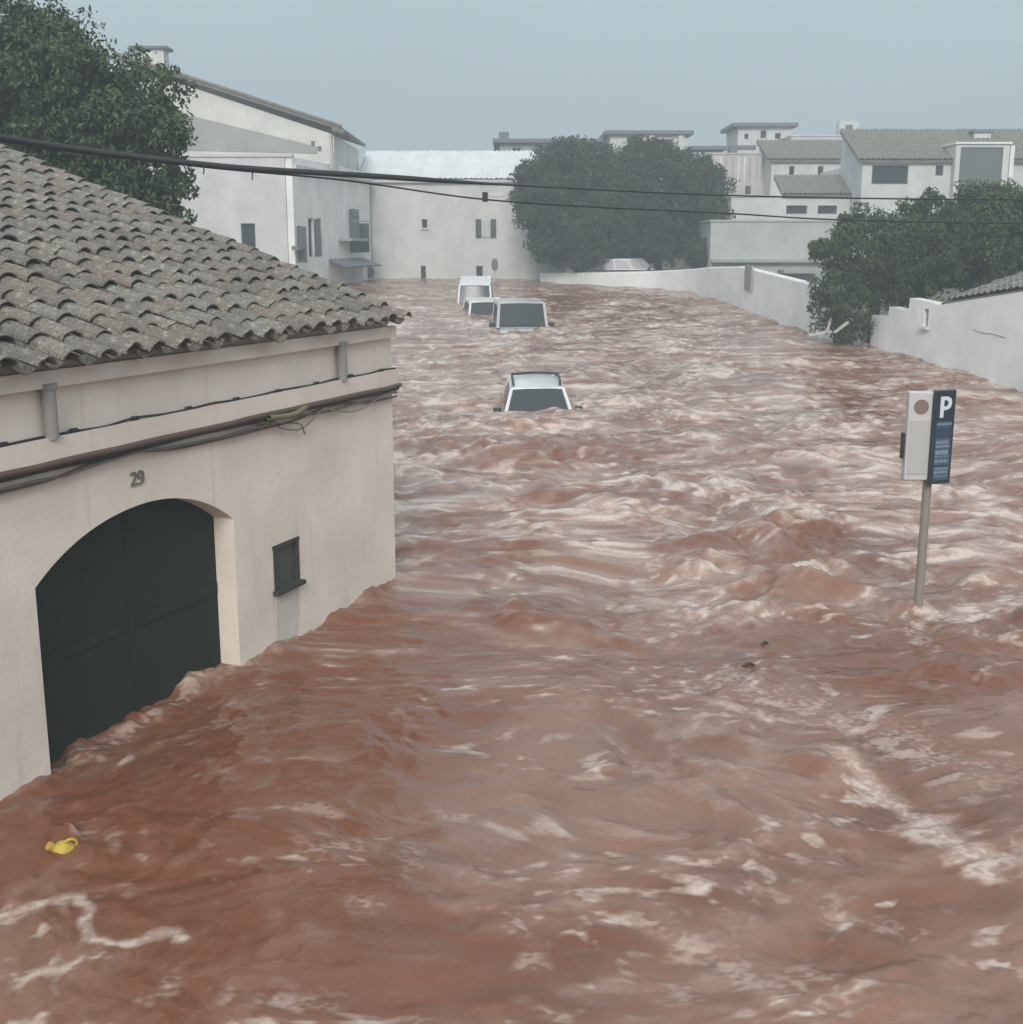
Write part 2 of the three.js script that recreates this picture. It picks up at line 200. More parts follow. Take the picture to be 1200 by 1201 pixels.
{
  const water = new THREE.Group(); water.name = 'flood_water'; water.userData = { kind: 'structure' }; scene.add(water);
  const bank = z => table(z, [16, 20.8, 30.56, 37.8, 41, 48.4, 52, 56, 58.8, 61.2, 64.6, 66], [13.8, 15.3, 12.92, 11.2, 10.0, 9.25, 8.92, 8.45, 7.15, 4.35, 2.3, 2.3]);
  const rows = []; for (let z = 2.5; z < 13; z += 0.03) rows.push(z);
  const n13 = rows.length; for (let z = 13; z < 29; z *= 1.0026) rows.push(z); const n29 = rows.length; for (let z = 29; z < 74; z *= 1.0035) rows.push(z);
  const cols = 620, R = rows.length, lattice = new Float32Array(R * (cols + 1) * 3);
  for (let i = 0; i < R; i++) { const z = rows[i], l = -(6 + 0.35 * z), r = Math.min(7 + 0.42 * z, bank(z)); for (let j = 0; j <= cols; j++) { const x = l + (r - l) * j / cols, o = (i * (cols + 1) + j) * 3; lattice[o] = x; lattice[o + 1] = surface(x, z); lattice[o + 2] = -z; } }
  const ripple = dataTex(1024, (u, v) => { const x = u * 8, y = v * 8; const k = 128 + 120 * (0.35 * noise(x * 3, y * 4) + 0.4 * noise(x * 8, y * 11) + 0.4 * noise(x * 18, y * 24)); const c = Math.max(0, Math.min(255, k)); return [c, c, c]; }, false);
  const strips = [[0, n13, -6.6, 7.6, 2.5, 13, 1792, 1280], [n13, n29, -9, 14.5, 13, 29, 1792, 1152], [n29, R - 1, -14, 19, 29, 74, 1152, 1152]];
  for (const [i0, i1, x0, x1, z0, z1, tw, th] of strips) {
    const nr = i1 - i0 + 1, P = lattice.slice(i0 * (cols + 1) * 3, (i1 + 1) * (cols + 1) * 3), uv = new Float32Array(nr * (cols + 1) * 2), I = new Uint32Array((nr - 1) * cols * 6);
    for (let q = 0; q < nr * (cols + 1); q++) { uv[q * 2] = (P[q * 3] - x0) / (x1 - x0); uv[q * 2 + 1] = (-P[q * 3 + 2] - z0) / (z1 - z0); }
    let k = 0; for (let i = 0; i < nr - 1; i++) for (let j = 0; j < cols; j++) { const a = i * (cols + 1) + j, b = a + 1, c = a + cols + 1, d = c + 1; I[k++] = a; I[k++] = b; I[k++] = c; I[k++] = b; I[k++] = d; I[k++] = c; }
    const g = new THREE.BufferGeometry(); g.setAttribute('position', new THREE.BufferAttribute(P, 3)); g.setAttribute('uv', new THREE.BufferAttribute(uv, 2)); g.setIndex(new THREE.BufferAttribute(I, 1));
    // normals from the surface itself, so the strips meet without a seam
    const N = new Float32Array(P.length), e = 0.03; for (let q = 0; q < nr * (cols + 1); q++) { const i = Math.floor(q / (cols + 1)) + i0, j = q % (cols + 1), ia = Math.max(0, i - 1), ib = Math.min(R - 1, i + 1), ja = Math.max(0, j - 1), jb = Math.min(cols, j + 1), L = (a, b) => (a * (cols + 1) + b) * 3; const A = L(i, ja), B = L(i, jb), C = L(ia, j), D = L(ib, j); const ax = lattice[B] - lattice[A], ay = lattice[B + 1] - lattice[A + 1], az = 0, bx = lattice[D] - lattice[C], by = lattice[D + 1] - lattice[C + 1], bz = lattice[D + 2] - lattice[C + 2]; let nx = ay * bz - az * by, ny = az * bx - ax * bz, nz = ax * by - ay * bx; const l = Math.hypot(nx, ny, nz); N[q * 3] = nx / l; N[q * 3 + 1] = ny / l; N[q * 3 + 2] = nz / l; }
    g.setAttribute('normal', new THREE.BufferAttribute(N, 3));
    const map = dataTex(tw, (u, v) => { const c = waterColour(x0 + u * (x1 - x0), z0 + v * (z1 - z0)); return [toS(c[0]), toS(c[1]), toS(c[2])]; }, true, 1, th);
    const bump = ripple.clone(); bump.repeat.set((x1 - x0) / 4, (z1 - z0) / 4); bump.needsUpdate = true;
    const m = new THREE.MeshPhysicalMaterial({ map, bumpMap: bump, bumpScale: 0.0045, roughness: 0.1, ior: 1.33, side: THREE.DoubleSide });
    part('water_surface', g, m, water);
  }
}

// ---------------------------------------------------------------- ground and hill
{
  const n = 90, P = [], I = [], uv = [];
  for (let i = 0; i <= n; i++) for (let j = 0; j <= n; j++) { const s = i / n, z = -30 + 1500 * s * s * s + 130 * s, x = (j / n - 0.5) * 2, X = x * (30 + 900 * Math.abs(x) * Math.abs(x)); P.push(X, W(Math.max(0, z)) - 1.15 + 6.5 * ss(70, 130, z), -z); uv.push(X, z); }
  for (let i = 0; i < n; i++) for (let j = 0; j < n; j++) { const a = i * (n + 1) + j; I.push(a, a + 1, a + n + 1, a + 1, a + n + 2, a + n + 1); }
  const g = new THREE.BufferGeometry(); g.setAttribute('position', new THREE.Float32BufferAttribute(P, 3)); g.setAttribute('uv', new THREE.Float32BufferAttribute(uv, 2)); g.setIndex(I); g.computeVertexNormals();
  structure('ground', g, std([0.13, 0.1, 0.07], 0.95, { map: plasterMap }));
  const Q = [], J = [], zs = []; for (let z = 19; z <= 67; z += 1) zs.push(z);
  const wall = z => table(z, [19, 30.56, 37.8, 41, 48.4, 52, 56, 58.8, 61.2, 64.6, 67], [16, 13.05, 11.4, 10.1, 9.35, 9.0, 8.55, 7.3, 4.6, 2.5, 2.4]);
  zs.forEach((z, i) => { for (let j = 0; j <= 30; j++) { const x = wall(z) + j * j * 0.05; Q.push(x, W(z) - 0.2 + 0.12 * fbm(x * 0.8, z * 0.8, 3), -z); if (i && j) { const a = (i - 1) * 31 + j - 1; J.push(a, a + 1, a + 31, a + 1, a + 32, a + 31); } } });
  const y = new THREE.BufferGeometry(); y.setAttribute('position', new THREE.Float32BufferAttribute(Q, 3)); y.setIndex(J); y.computeVertexNormals(); structure('garden_ground', y, std([0.1, 0.085, 0.05], 0.95));
}
{
  const n = 120, P = [], I = []; for (let i = 0; i <= 24; i++) for (let j = 0; j <= n; j++) { const x = -420 + 840 * j / n, r = i / 24, z = 330 + 190 * r; const h = (15 + 11 * Math.exp(-((x + 25) ** 2) / 5000) + 9 * fbm(x * 0.012, 3, 4)) * Math.sin(Math.PI * Math.min(1, r * 0.9)); P.push(x, 5 + h + 2.5 * fbm(x * 0.06, r * 5, 3), -z); }
  for (let i = 0; i < 24; i++) for (let j = 0; j < n; j++) { const a = i * (n + 1) + j; I.push(a, a + 1, a + n + 1, a + 1, a + n + 2, a + n + 1); }
  const g = new THREE.BufferGeometry(); g.setAttribute('position', new THREE.Float32BufferAttribute(P, 3)); g.setIndex(I); g.computeVertexNormals(); structure('hill', g, std([0.06, 0.075, 0.05], 0.95));
}

// ---------------------------------------------------------------- the near house with the arched door
const FONT = await new FontLoader().loadAsync('fonts/droid/droid_sans_bold.typeface.json');
{
  const h = thing('corner_house', 'low cream house with weathered clay tile roof and dark arched door, water at its wall', 'house', [-1.59, 0, -16.17], Math.atan2(0.9296, 0.3686));
  const L = 10.5, eave = 3.44, door = new THREE.Path();
  door.moveTo(-6.66, -1.5); door.lineTo(-3.74, -1.5); door.lineTo(-3.74, 1.72); door.quadraticCurveTo(-4.35, 2.16, -5.15, 2.17); door.quadraticCurveTo(-6.05, 2.16, -6.66, 1.72); door.lineTo(-6.66, -1.5);
  part('wall', poly([[-L, -1.6], [0, -1.6], [0, eave], [-L, eave]], 0.36, [door, [-3.0, 0.71, 0.52, 0.52]]), M.cream, h);
  part('gable_wall', box(0.36, eave + 1.6, 7.2, -0.182, (eave - 1.6) / 2, -0.364 - 3.6), M.cream, h);
  { const s = [[-0.364, eave], [-7.56, eave], [-7.56, eave + 2.5]]; const g = poly(s, 0.36); g.rotateY(-Math.PI / 2); part('gable', (g.translate(-0.004, 0, 0), g), M.cream, h); g.translate(0, 0, 0); }
  part('rear_wall', box(L - 0.4, eave + 3.9, 0.3, -L / 2 - 0.18, (eave + 2.3 - 1.6) / 2, -7.5), M.cream, h);
  part('end_wall', box(0.3, eave + 1.6, 6.8, -L + 0.16, (eave - 1.6) / 2, -3.8), M.cream, h);
  // ledge along the facade and the plain cove below the eave
  { const g = poly([[0, 2.77], [0.085, 2.77], [0.09, 2.83], [0, 2.985]], L + 0.02); g.rotateY(-Math.PI / 2); g.rotateY(Math.PI); g.translate(0, 0, 0); g.computeBoundingBox(); const b = g.boundingBox; g.translate(0.03 - b.max.x, 0, -b.min.z + 0.001); part('ledge', metric(g), M.creamBand, h); }
  { const g = poly([[0, 3.4], [0.05, 3.43], [0.085, 3.545], [0, 3.545]], L); g.rotateY(Math.PI / 2); g.computeBoundingBox(); const b = g.boundingBox; g.translate(-b.max.x, 0, -b.min.z + 0.001); part('cornice', metric(g), M.creamBand, h); }
  // door: two leaves of boards set back in the opening
  const leafShape = (x0, x1) => { const N = 10, pts = [[x0, -1.5]]; pts.push([x1, -1.5]); const arch = x => 1.72 + 0.45 * Math.sqrt(Math.max(0, 1 - ((x + 5.2) / 1.5) ** 2)) + 0.02; for (let i = 0; i <= N; i++) { const x = x1 + (x0 - x1) * i / N; pts.push([x, Math.min(2.3, arch(x) + 0.06)]); } return pts; };
  for (const [a, b] of [[-6.72, -5.206], [-5.194, -3.68]]) {
    const leaf = part('door_leaf', (() => { const g = poly(leafShape(a, b), 0.05); g.translate(0, 0, -0.25); return g; })(), M.doorDark, h);
    part('rail', box(b - a - 0.16, 0.12, 0.014, (a + b) / 2, 0.95, -0.242), M.doorDark, leaf);
  }
  // little window with a dark shutter
  { const w = part('window', merge([box(0.56, 0.045, 0.09, -2.74, 1.225, -0.03), box(0.6, 0.05, 0.14, -2.74, 0.7, 0.005), box(0.04, 0.5, 0.09, -2.985, 0.965, -0.03), box(0.04, 0.5, 0.09, -2.495, 0.965, -0.03)]), std([0.035, 0.03, 0.026], 0.7), h); part('shutter', box(0.46, 0.48, 0.03, -2.74, 0.965, -0.05), std([0.06, 0.055, 0.046], 0.75), w); }
  { const patch = part('repair_patch', (() => { const g = poly([[-2.99, 0.08], [-2.6, 0.02], [-2.5, 0.35], [-2.5, 0.67], [-2.97, 0.67], [-3.0, 0.35]], 0.004); g.translate(0, 0, 0.006); return g; })(), plaster([0.66, 0.61, 0.56], 0.008), h); patch.userData.label = 'greyer patch of plaster under the little window'; }
  for (const x of [-6.4, -1.44]) { const p = part('downpipe', new THREE.CylinderGeometry(0.06, 0.06, 0.46, 14).translate(x, 3.2, 0.075), M.pipe, h); part('collar', new THREE.CylinderGeometry(0.078, 0.07, 0.05, 14).translate(x, 3.41, 0.075), M.pipe, p); }
  { const g = new TextGeometry('29', { font: FONT, size: 0.135, depth: 0.012, curveSegments: 5, bevelEnabled: false }); g.translate(-5.36, 2.36, 0.002); const m = part('house_number', g, std([0.16, 0.14, 0.12], 0.7), h); m.userData.label = 'dark number above the arched door'; }
  // roof: boards, then barrel tiles laid in columns
  const slope = 0.352, ang = Math.atan(slope), z0 = 0.22, up = 7.75;
  { const g = box(L + 0.1, 0.07, up, 0, 0, 0); g.rotateX(ang); g.translate(-L / 2 + 0.03, eave + 0.12 + Math.sin(ang) * up / 2, z0 - 0.3 - Math.cos(ang) * up / 2); part('roof_deck', g, M.creamBand, h); }
  { const g = box(L + 0.1, 0.07, 5, 0, 0, 0); g.rotateX(-ang); g.translate(-L / 2 + 0.03, eave + 0.055 + Math.sin(ang) * up - Math.sin(ang) * 2.5, z0 - 0.06 - Math.cos(ang) * (up + 2.5)); part('roof_deck', g, clay[2], h); }
  function tileGeo(inv) {
    const len = 0.52, r0 = 0.132, r1 = 0.108, th = 0.016, n = 6, P = [], I = [];
    for (const e of [0, 1]) for (const o of [0, 1]) for (let i = 0; i <= n; i++) { const a = Math.PI * (0.04 + 0.92 * i / n), r = (e ? r1 : r0) - o * th, s = inv ? -1 : 1; P.push(Math.cos(a) * r, s * Math.sin(a) * r * 0.74, -e * len); }
    const id = (e, o, i) => e * 2 * (n + 1) + o * (n + 1) + i;
    for (let i = 0; i < n; i++) { for (const o of [0, 1]) I.push(id(0, o, i), id(0, o, i + 1), id(1, o, i), id(0, o, i + 1), id(1, o, i + 1), id(1, o, i)); for (const e of [0, 1]) I.push(id(e, 0, i), id(e, 0, i + 1), id(e, 1, i), id(e, 0, i + 1), id(e, 1, i + 1), id(e, 1, i)); }
    const g = new THREE.BufferGeometry(); g.setAttribute('position', new THREE.Float32BufferAttribute(P, 3)); g.setIndex(I); const q = g.toNonIndexed(); q.computeVertexNormals(); return metric(q);
  }
  const rnd = rng(5), PITCHX = 0.37, STEP = 0.36, cover = tileGeo(false), pan = tileGeo(true);
  const variants = [0, 1, 2, 3].map(i => { const g = cover.clone(); const uv = g.attributes.uv; for (let k = 0; k < uv.count; k++) uv.setXY(k, uv.getX(k) + i * 0.37 + 0.1, uv.getY(k) * 1.0 + i * 0.53); const p = g.attributes.position; for (let k = 0; k < p.count; k++) { const z = p.getZ(k); p.setY(k, p.getY(k) + 0.012 * noise(p.getX(k) * 9 + i * 7, z * 6)); if (z > -0.1) p.setZ(k, z + 0.02 * noise(p.getX(k) * 20, i * 4.7)); } g.computeVertexNormals(); return g; });
  const all = [], dummy = new THREE.Object3D(); dummy.rotation.order = 'YXZ';
  const frame = new THREE.Matrix4().makeRotationX(ang); frame.setPosition(0, eave + 0.1, z0);
  h.updateMatrixWorld(true); const toCam = new THREE.Matrix4().copy(camera.matrixWorldInverse); camera.updateMatrixWorld(true); toCam.copy(camera.matrixWorld).invert();
  for (let i = 0; i <= Math.floor(L / PITCHX); i++) for (let j = 0; j < 21; j++) for (const inv of [false, true]) {
    if (inv && i === 0) continue;
    const x = 0.03 - i * PITCHX + (inv ? PITCHX / 2 : 0) + (rnd() - 0.5) * 0.04 + 0.03 * noise(i * 0.9, j * 0.5), d = j * STEP + (rnd() - 0.5) * 0.09 - (rnd() > 0.95 ? 0.07 : 0) + 0.05 * noise(i * 0.7, 3) - (inv ? -0.03 : 0);
    dummy.position.set(x, (inv ? 0.12 : 0.085) + 0.02 * noise(i * 0.35, j * 0.3) + rnd() * 0.014, -d);
    dummy.rotation.set(-0.065 + (rnd() - 0.5) * 0.07, (rnd() - 0.5) * 0.2, (rnd() - 0.5) * 0.24); dummy.updateMatrix();
    const mtx = new THREE.Matrix4().multiplyMatrices(frame, dummy.matrix), wp = V(0, 0, 0).applyMatrix4(mtx).applyMatrix4(h.matrixWorld), c = wp.clone().applyMatrix4(toCam);
    const px = 600 + FOCAL * c.x / -c.z, inView = px > -15 && 600 - FOCAL * c.y / -c.z > 100;
    all.push({ mtx, inv, v: Math.floor(rnd() * 4), mat: Math.floor(Math.min(5.99, Math.max(0, 3 + 3.2 * noise(i * 0.21 + 4, j * 0.33) + (rnd() - 0.5) * 4))), dist: c.length() + (inView ? 0 : 100) });
  }
  const covers = all.filter(t => !t.inv).sort((a, b) => a.dist - b.dist), named = new Set(covers.slice(0, 300));
  for (const t of named) { const m = part('roof_tile', variants[t.v], clay[t.mat], h); m.applyMatrix4(t.mtx); }
  const byMat = clay.map(() => []); for (const t of all) if (!named.has(t)) byMat[t.inv ? (t.mat % 2 ? 2 : 0) : t.mat].push((t.inv ? pan : variants[t.v]).clone().applyMatrix4(t.mtx));
  byMat.forEach((l, k) => { if (l.length) { const m = part('roof_tiles', merge(l), clay[k], h); m.userData.kind = 'stuff'; } });
  // cables clipped along the facade
  const fl = (x, y, z) => V(x, y, z).applyMatrix4(h.matrixWorld);
  {
    const c = thing('clipped_cable', 'thin black cable with clips running along the top of the facade ledge', 'cable'); const pts = [], r = rng(9); for (let i = 0; i <= 26; i++) pts.push(fl(-i * 0.41 + 0.05, 2.995 + 0.016 * noise(i * 0.9, 2) + (i % 3 === 1 ? 0 : -0.012), 0.04)); part('sheath', tube(pts, 0.012, 6, 130), M.cable, c);
    for (let i = 1; i < 26; i += 2) { const q = fl(-i * 0.41 + 0.05, 2.993 + 0.016 * noise(i * 0.9, 2), 0.045); const g = new RoundedBoxGeometry(0.09, 0.04, 0.045, 2, 0.012); g.rotateY(h.rotation.y); g.translate(q.x, q.y, q.z); part('clip', g, M.cable, c); }
  }
  const bundle = (label, mat, rad, fn, step = 0.35) => { const pts = []; for (let x = 0.04; x > -L; x -= step) { const [y, z] = fn(x); pts.push(fl(x, y, z)); } solo('wall_cable', label, 'cable', tube(pts, rad, 7, 160), mat); };
  bundle('thick dark cable running under the facade ledge to the corner', M.cable, 0.04, x => [2.735 + 0.012 * noise(x * 0.8, 1), 0.06]);
  bundle('brown cable running beside the thick dark one under the facade ledge', M.wireBrown, 0.03, x => [2.765 + 0.015 * noise(x * 1.1, 5), 0.105]);
  bundle('thin grey wire sagging in loops below the facade ledge', std([0.14, 0.12, 0.11], 0.8), 0.014, x => [2.69 - 0.055 * Math.abs(Math.sin(x * 1.25 + 0.4)) + 0.015 * noise(x * 2, 8), 0.06 + 0.02 * noise(x, 2)], 0.12);
  bundle('thin brown wire hanging close under the sagging grey wire', M.wireBrown, 0.013, x => [2.69 - 0.075 * ss(0.1, 0.8, Math.abs(Math.sin(x * 0.8 + 1.3))), 0.05 + 0.02 * noise(x, 9)], 0.12);
  solo('wire_loop', 'olive wire hanging in a loop from the ledge beside the arched door', 'wire', merge([tube([fl(-2.4, 2.76, 0.13), fl(-2.7, 2.72, 0.16), fl(-3.2, 2.74, 0.15)], 0.032, 7, 16), tube([fl(-3.3, 2.7, 0.1), fl(-2.9, 2.64, 0.1), fl(-2.45, 2.56, 0.09), fl(-2.35, 2.44, 0.07)], 0.009, 6, 24), tube([fl(-3.1, 2.66, 0.09), fl(-2.7, 2.54, 0.08), fl(-2.4, 2.52, 0.08), fl(-1.95, 2.7, 0.1)], 0.008, 6, 24)]), M.wireOlive);
  solo('wire_tail', 'grey wire drooping from the ledge close to the house corner', 'wire', tube([fl(-1.95, 2.7, 0.1), fl(-1.5, 2.6, 0.08), fl(-1.0, 2.56, 0.07), fl(-0.5, 2.66, 0.09), fl(0, 2.71, 0.1)], 0.009, 6, 40), std([0.22, 0.2, 0.17], 0.8));
}

// ---------------------------------------------------------------- far buildings
// openings: [x, y, w, h] in the wall's own metres; each becomes a window with pane
function openings(g, list, th, style = {}) {
  for (const [x, y, w, hh, kind = 'window'] of list) {
    const fr = kind === 'door' ? M.shutter : style.frame || M.white2, b = Math.min(0.06, w * 0.12);
    const win = part(kind === 'garage' ? 'garage_door' : kind, merge([box(w, b, 0.06, x + w / 2, y + hh - b / 2, -0.16), box(w, b, 0.06, x + w / 2, y + b / 2, -0.16), box(b, hh - 2 * b, 0.06, x + b / 2, y + hh / 2, -0.16), box(b, hh - 2 * b, 0.06, x + w - b / 2, y + hh / 2, -0.16)]), kind === 'garage' ? M.garage : style.dark ? M.shutter : fr, g);
    part('pane', box(w - 0.01, hh - 0.01, 0.02, x + w / 2, y + hh / 2, -0.2), kind === 'garage' ? M.garage : kind === 'door' ? M.dark : M.pane, win);
    if (kind !== 'door' && kind !== 'garage' && !style.nosill) part('sill', box(w + 0.12, 0.06, 0.1, x + w / 2, y - 0.031, 0.03), M.white, win);
    if (style.shutters && kind === 'window') for (const s of [-1, 1]) { const sl = []; const sw = w * 0.52; for (let i = 0; i < 8; i++) sl.push(box(sw - 0.06, hh / 8 - 0.03, 0.02, 0, hh * (i + 0.5) / 8, 0.012)); sl.push(box(sw, hh, 0.024, 0, hh / 2, -0.012)); const sg = merge(sl); sg.translate(x + w / 2 + s * (w / 2 + sw / 2 + 0.02), y, 0.05); part('shutter', sg, M.shutter, win); }
  }
}
function corrugated(w, len, pitch, per = 0.27) {   // tiled slope: eave at z=0, rising back
  const nx = Math.max(4, Math.round(w / per * 6)), nz = Math.max(2, Math.round(len / 0.38)), P = [], I = [], a = Math.atan(pitch);
  for (let j = 0; j <= nz * 2; j++) for (let i = 0; i <= nx; i++) { const x = w * i / nx, row = Math.floor(j / 2), d = Math.min(len, (row + (j % 2)) * len / nz), y = 0.06 * Math.abs(Math.sin(Math.PI * x / per)) + (j % 2 ? 0 : 0.035) + 0.02 * noise(x * 3, row * 1.3); P.push(x, d * Math.sin(a) + y, -d * Math.cos(a)); }
  for (let j = 0; j < nz * 2; j++) for (let i = 0; i < nx; i++) { const q = j * (nx + 1) + i; I.push(q, q + 1, q + nx + 1, q + 1, q + nx + 2, q + nx + 1); }
  const g = new THREE.BufferGeometry(); g.setAttribute('position', new THREE.Float32BufferAttribute(P, 3)); g.setIndex(I); const n = g.toNonIndexed(); n.computeVertexNormals(); metric(n);
  const slab = box(w, 0.12, len, w / 2, -0.09, -len / 2); slab.rotateX(a); return merge([n, slab]);
}
// block(): a house whose front wall stands across the view at distance z
function block(name, label, cat, px0, px1, topPy, z, o = {}) {
  const A = at(px0, topPy, z), B = at(px1, topPy, z), base = o.base ?? W(z) - 1.4, w = B.x - A.x, H = A.y - base, d = o.depth ?? 7, th = 0.3, wall = o.wall || M.white;
  const g = thing(name, label, cat, [A.x, base, -z], o.turn || 0, o.group);
  const loc = r => { const p = at(r[0], r[3], z), q = at(r[2], r[1], z); return [p.x - A.x, p.y - base, q.x - p.x, q.y - p.y, r[4]]; };
  const ws = (o.windows || []).map(loc);
  part('wall', poly([[0, 0], [w, 0], [w, H], [0, H]], th, ws.map(r => r.slice(0, 4))), wall, g);
  part('side_wall', box(th, H - 0.004, d - th, th / 2, H / 2, -th - (d - th) / 2), wall, g);
  part('side_wall', box(th, H - 0.004, d - th, w - th / 2, H / 2, -th - (d - th) / 2), wall, g);
  part('rear_wall', box(w - 2 * th - 0.01, H - 0.01, th, w / 2, H / 2, -d + th / 2), wall, g);
  openings(g, ws, th, o.style || {});
  if (o.roof === 'tile') { const r = part('roof', corrugated(w + 0.5, o.run ?? 5, o.pitch ?? 0.34), o.roofMat || farClay, g); r.position.set(-0.25, H + 0.13, 0.28); if (o.gable !== false) { const gg = poly([[0, 0], [-(o.run ?? 5) * 0.94, 0], [-(o.run ?? 5) * 0.94, (o.run ?? 5) * (o.pitch ?? 0.34) * 0.9]], th); gg.rotateY(-Math.PI / 2); for (const x of [th, w]) { const s = part('gable', gg.clone().translate(x - th, H, -0.02), wall, g); } } }
  else if (o.roof === 'slab') { part('roof', box(w + 0.9, 0.28, d + 0.8, w / 2, H + 0.141, -d / 2, 0.03), o.roofMat || M.slate, g); }
  else { part('roof', box(w - 0.02, 0.2, d - 0.02, w / 2, H - 0.3, -d / 2), M.offwhite, g); part('parapet_cap', merge([box(w + 0.12, 0.09, 0.42, w / 2, H + 0.046, -0.15), box(0.42, 0.09, d - 0.36, 0.15, H + 0.046, -d / 2 - 0.18), box(0.42, 0.09, d - 0.36, w - 0.15, H + 0.046, -d / 2 - 0.18)]), o.cap || wall, g); }
  if (o.extra) o.extra(g, { w, H, d, loc, A, base, z, P: (px, py, dz = 0) => { const p = at(px, py, z); return V(p.x - A.x, p.y - base, dz); } });
  return g;
}

// left: house along the street (front wall and a long facade down the street)
{
  const z0 = 55, z1 = 66.2, near = at(342, 184, z0), farP = V(-7.47, near.y, -z1), base = W(60) - 1.5, top = near.y - base;
  const g = thing('street_house', 'white two storey flat roofed house with shuttered openings along its flooded street side', 'house', [near.x, base, -z0]);
  const leftX = at(200, 184, z0).x - near.x, win = (() => { const p = at(284, 297, z0), q = at(299, 262, z0); return [p.x - near.x, p.y - base, q.x - p.x, q.y - p.y]; })();
  part('wall', poly([[leftX, 0], [-0.31, 0], [-0.31, top], [leftX, top]], 0.3, [win]), M.white2, g); openings(g, [win], 0.3, { dark: true, nosill: true });
  const side = new THREE.Group(); side.name = 'street_side'; const dx = farP.x - near.x, dz = -(z1 - z0), len = Math.hypot(dx, dz); side.rotation.y = Math.atan2(-dz, dx); g.add(side);
  // facade openings by where they show along the street
  const sx = px => { const k = (px - 600) / FOCAL; const t = (k * z0 - near.x) / (dx - k * (z1 - z0)); return t * len; }, sy = (px, py) => { const z = z0 + sx(px) / len * (z1 - z0); return at(px, py, z).y - base; };
  const op = [[355, 265, 361, 308], [368, 256, 374, 301], [378.5, 256, 383, 300], [416, 245, 424, 296]].map(r => { const x0 = sx(r[0]), x1 = sx(r[2]), m = (r[0] + r[2]) / 2, y0 = sy(m, r[3]); return [x0, y0, x1 - x0, sy(m, r[1]) - y0]; });
  part('facade', poly([[0, 0], [len, 0], [len, top], [0, top]], 0.3, op), M.bright, side); openings(side, op, 0.3, { dark: true, nosill: true });  // whiter plaster than the front wall, making up for weaker light on this side
  const sw = (px, py0, py1, w, out) => { const x = sx(px), y = sy(px, py1); part('shutter', box(0.05, sy(px, py0) - y, w, x, (y + sy(px, py0)) / 2, w / 2 + 0.01), M.shutter, side); };
  sw(354.5, 266, 308, 0.42); sw(374.5, 257, 301, 0.3); sw(415, 246, 296, 0.5); sw(425, 262, 296, 0.55);
  part('window_box', box(0.7, 0.18, 0.35, sx(351), sy(351, 291), 0.18), M.slate, side);
  part('balcony', merge([box(sx(424) - sx(402), 0.14, 0.7, (sx(424) + sx(402)) / 2, sy(412, 281), 0.352), box(sx(424) - sx(402), 0.05, 0.04, (sx(424) + sx(402)) / 2, sy(412, 281) + 0.9, 0.68)]), M.greyPlaster, side);
  { const a = part('awning', box(sx(429) - sx(390), 0.08, 1.0, 0, 0, 0), M.slate, side); a.rotation.x = 0.35; a.position.set((sx(429) + sx(390)) / 2, sy(410, 308), 0.5); }
  part('cornice', box(len, 0.16, 0.2, len / 2, top - 0.4, 0.102), M.white2, side);
  side.updateMatrix(); for (const c of [...side.children]) { c.applyMatrix4(side.matrix); g.add(c); } g.remove(side);
  part('side_wall', box(0.3, top, 10, leftX + 0.15, top / 2, -5.31), M.white2, g);
  part('roof', box(-leftX - 0.4, 0.2, 11, leftX / 2, top - 0.3, -5.9), M.offwhite, g);
  part('parapet_cap', box(-leftX + 0.1, 0.12, 0.44, leftX / 2, top + 0.061, -0.15), M.white2, g);
  { const x = at(413, 0, 66).x; }
  // upper storey set back on that roof, with a long sloping tiled verge
  const zU = 60, b2 = near.y - 0.4, p = (px, py) => { const q = at(px, py, zU); return [q.x, q.y - b2]; };
  const u = thing('gabled_house', 'tall cream gable with a long sloping tiled edge rising behind the white street house', 'house', [0, b2, -zU]);
  part('wall', poly([p(140, 290).map((v, i) => i ? 0 : v), [p(392, 200)[0], 0], p(392, 158), p(140, 74)], 0.3), M.offwhite, u);
  part('side_wall', box(0.3, p(392, 158)[1], 9, p(392, 158)[0] - 0.15, p(392, 158)[1] / 2, -4.81), M.offwhite, u);
  { const s = poly([p(205, 131), p(372, 172), p(372, 180), p(205, 176)], 0.03); s.translate(0, 0, 0.034); const m = part('grey_wedge', s, M.greyPlaster, u); m.userData.label = 'wedge of grey plaster below the verge'; }  // thin grey wedge panel, slightly proud of the wall
  { const a = p(140, 70), b = p(401, 154), l = Math.hypot(b[0] - a[0], b[1] - a[1]); const r = part('roof', box(l, 0.14, 10, 0, 0, -4.6), farClay, u); r.position.set((a[0] + b[0]) / 2, (a[1] + b[1]) / 2 + 0.1, 0); r.rotation.z = Math.atan2(b[1] - a[1], b[0] - a[0]);
    for (let i = 0; i < 46; i++) { const t = i / 46, gx = new THREE.CylinderGeometry(0.13, 0.11, l / 46 + 0.1, 10, 1, true, 0, Math.PI); gx.rotateX(0); gx.rotateZ(Math.PI / 2); const q = part('verge_tile', gx, clay[i % 6], u); q.position.set(mix(a[0], b[0], t + 0.01), mix(a[1], b[1], t + 0.01) + 0.17, 0.35); q.rotation.z = Math.atan2(b[1] - a[1], b[0] - a[0]) + 0.04; } }
  { const c = p(403, 158); for (let i = 0; i < 6; i++) { const q = part('eave_tile', new THREE.CylinderGeometry(0.14, 0.12, 0.6, 12, 1, true).rotateZ(Math.PI / 2), clay[(i * 2) % 6], u); q.position.set(c[0] - 0.2, c[1] + 0.15, 0.3 - i * 0.34); q.rotation.z = -0.3; } }
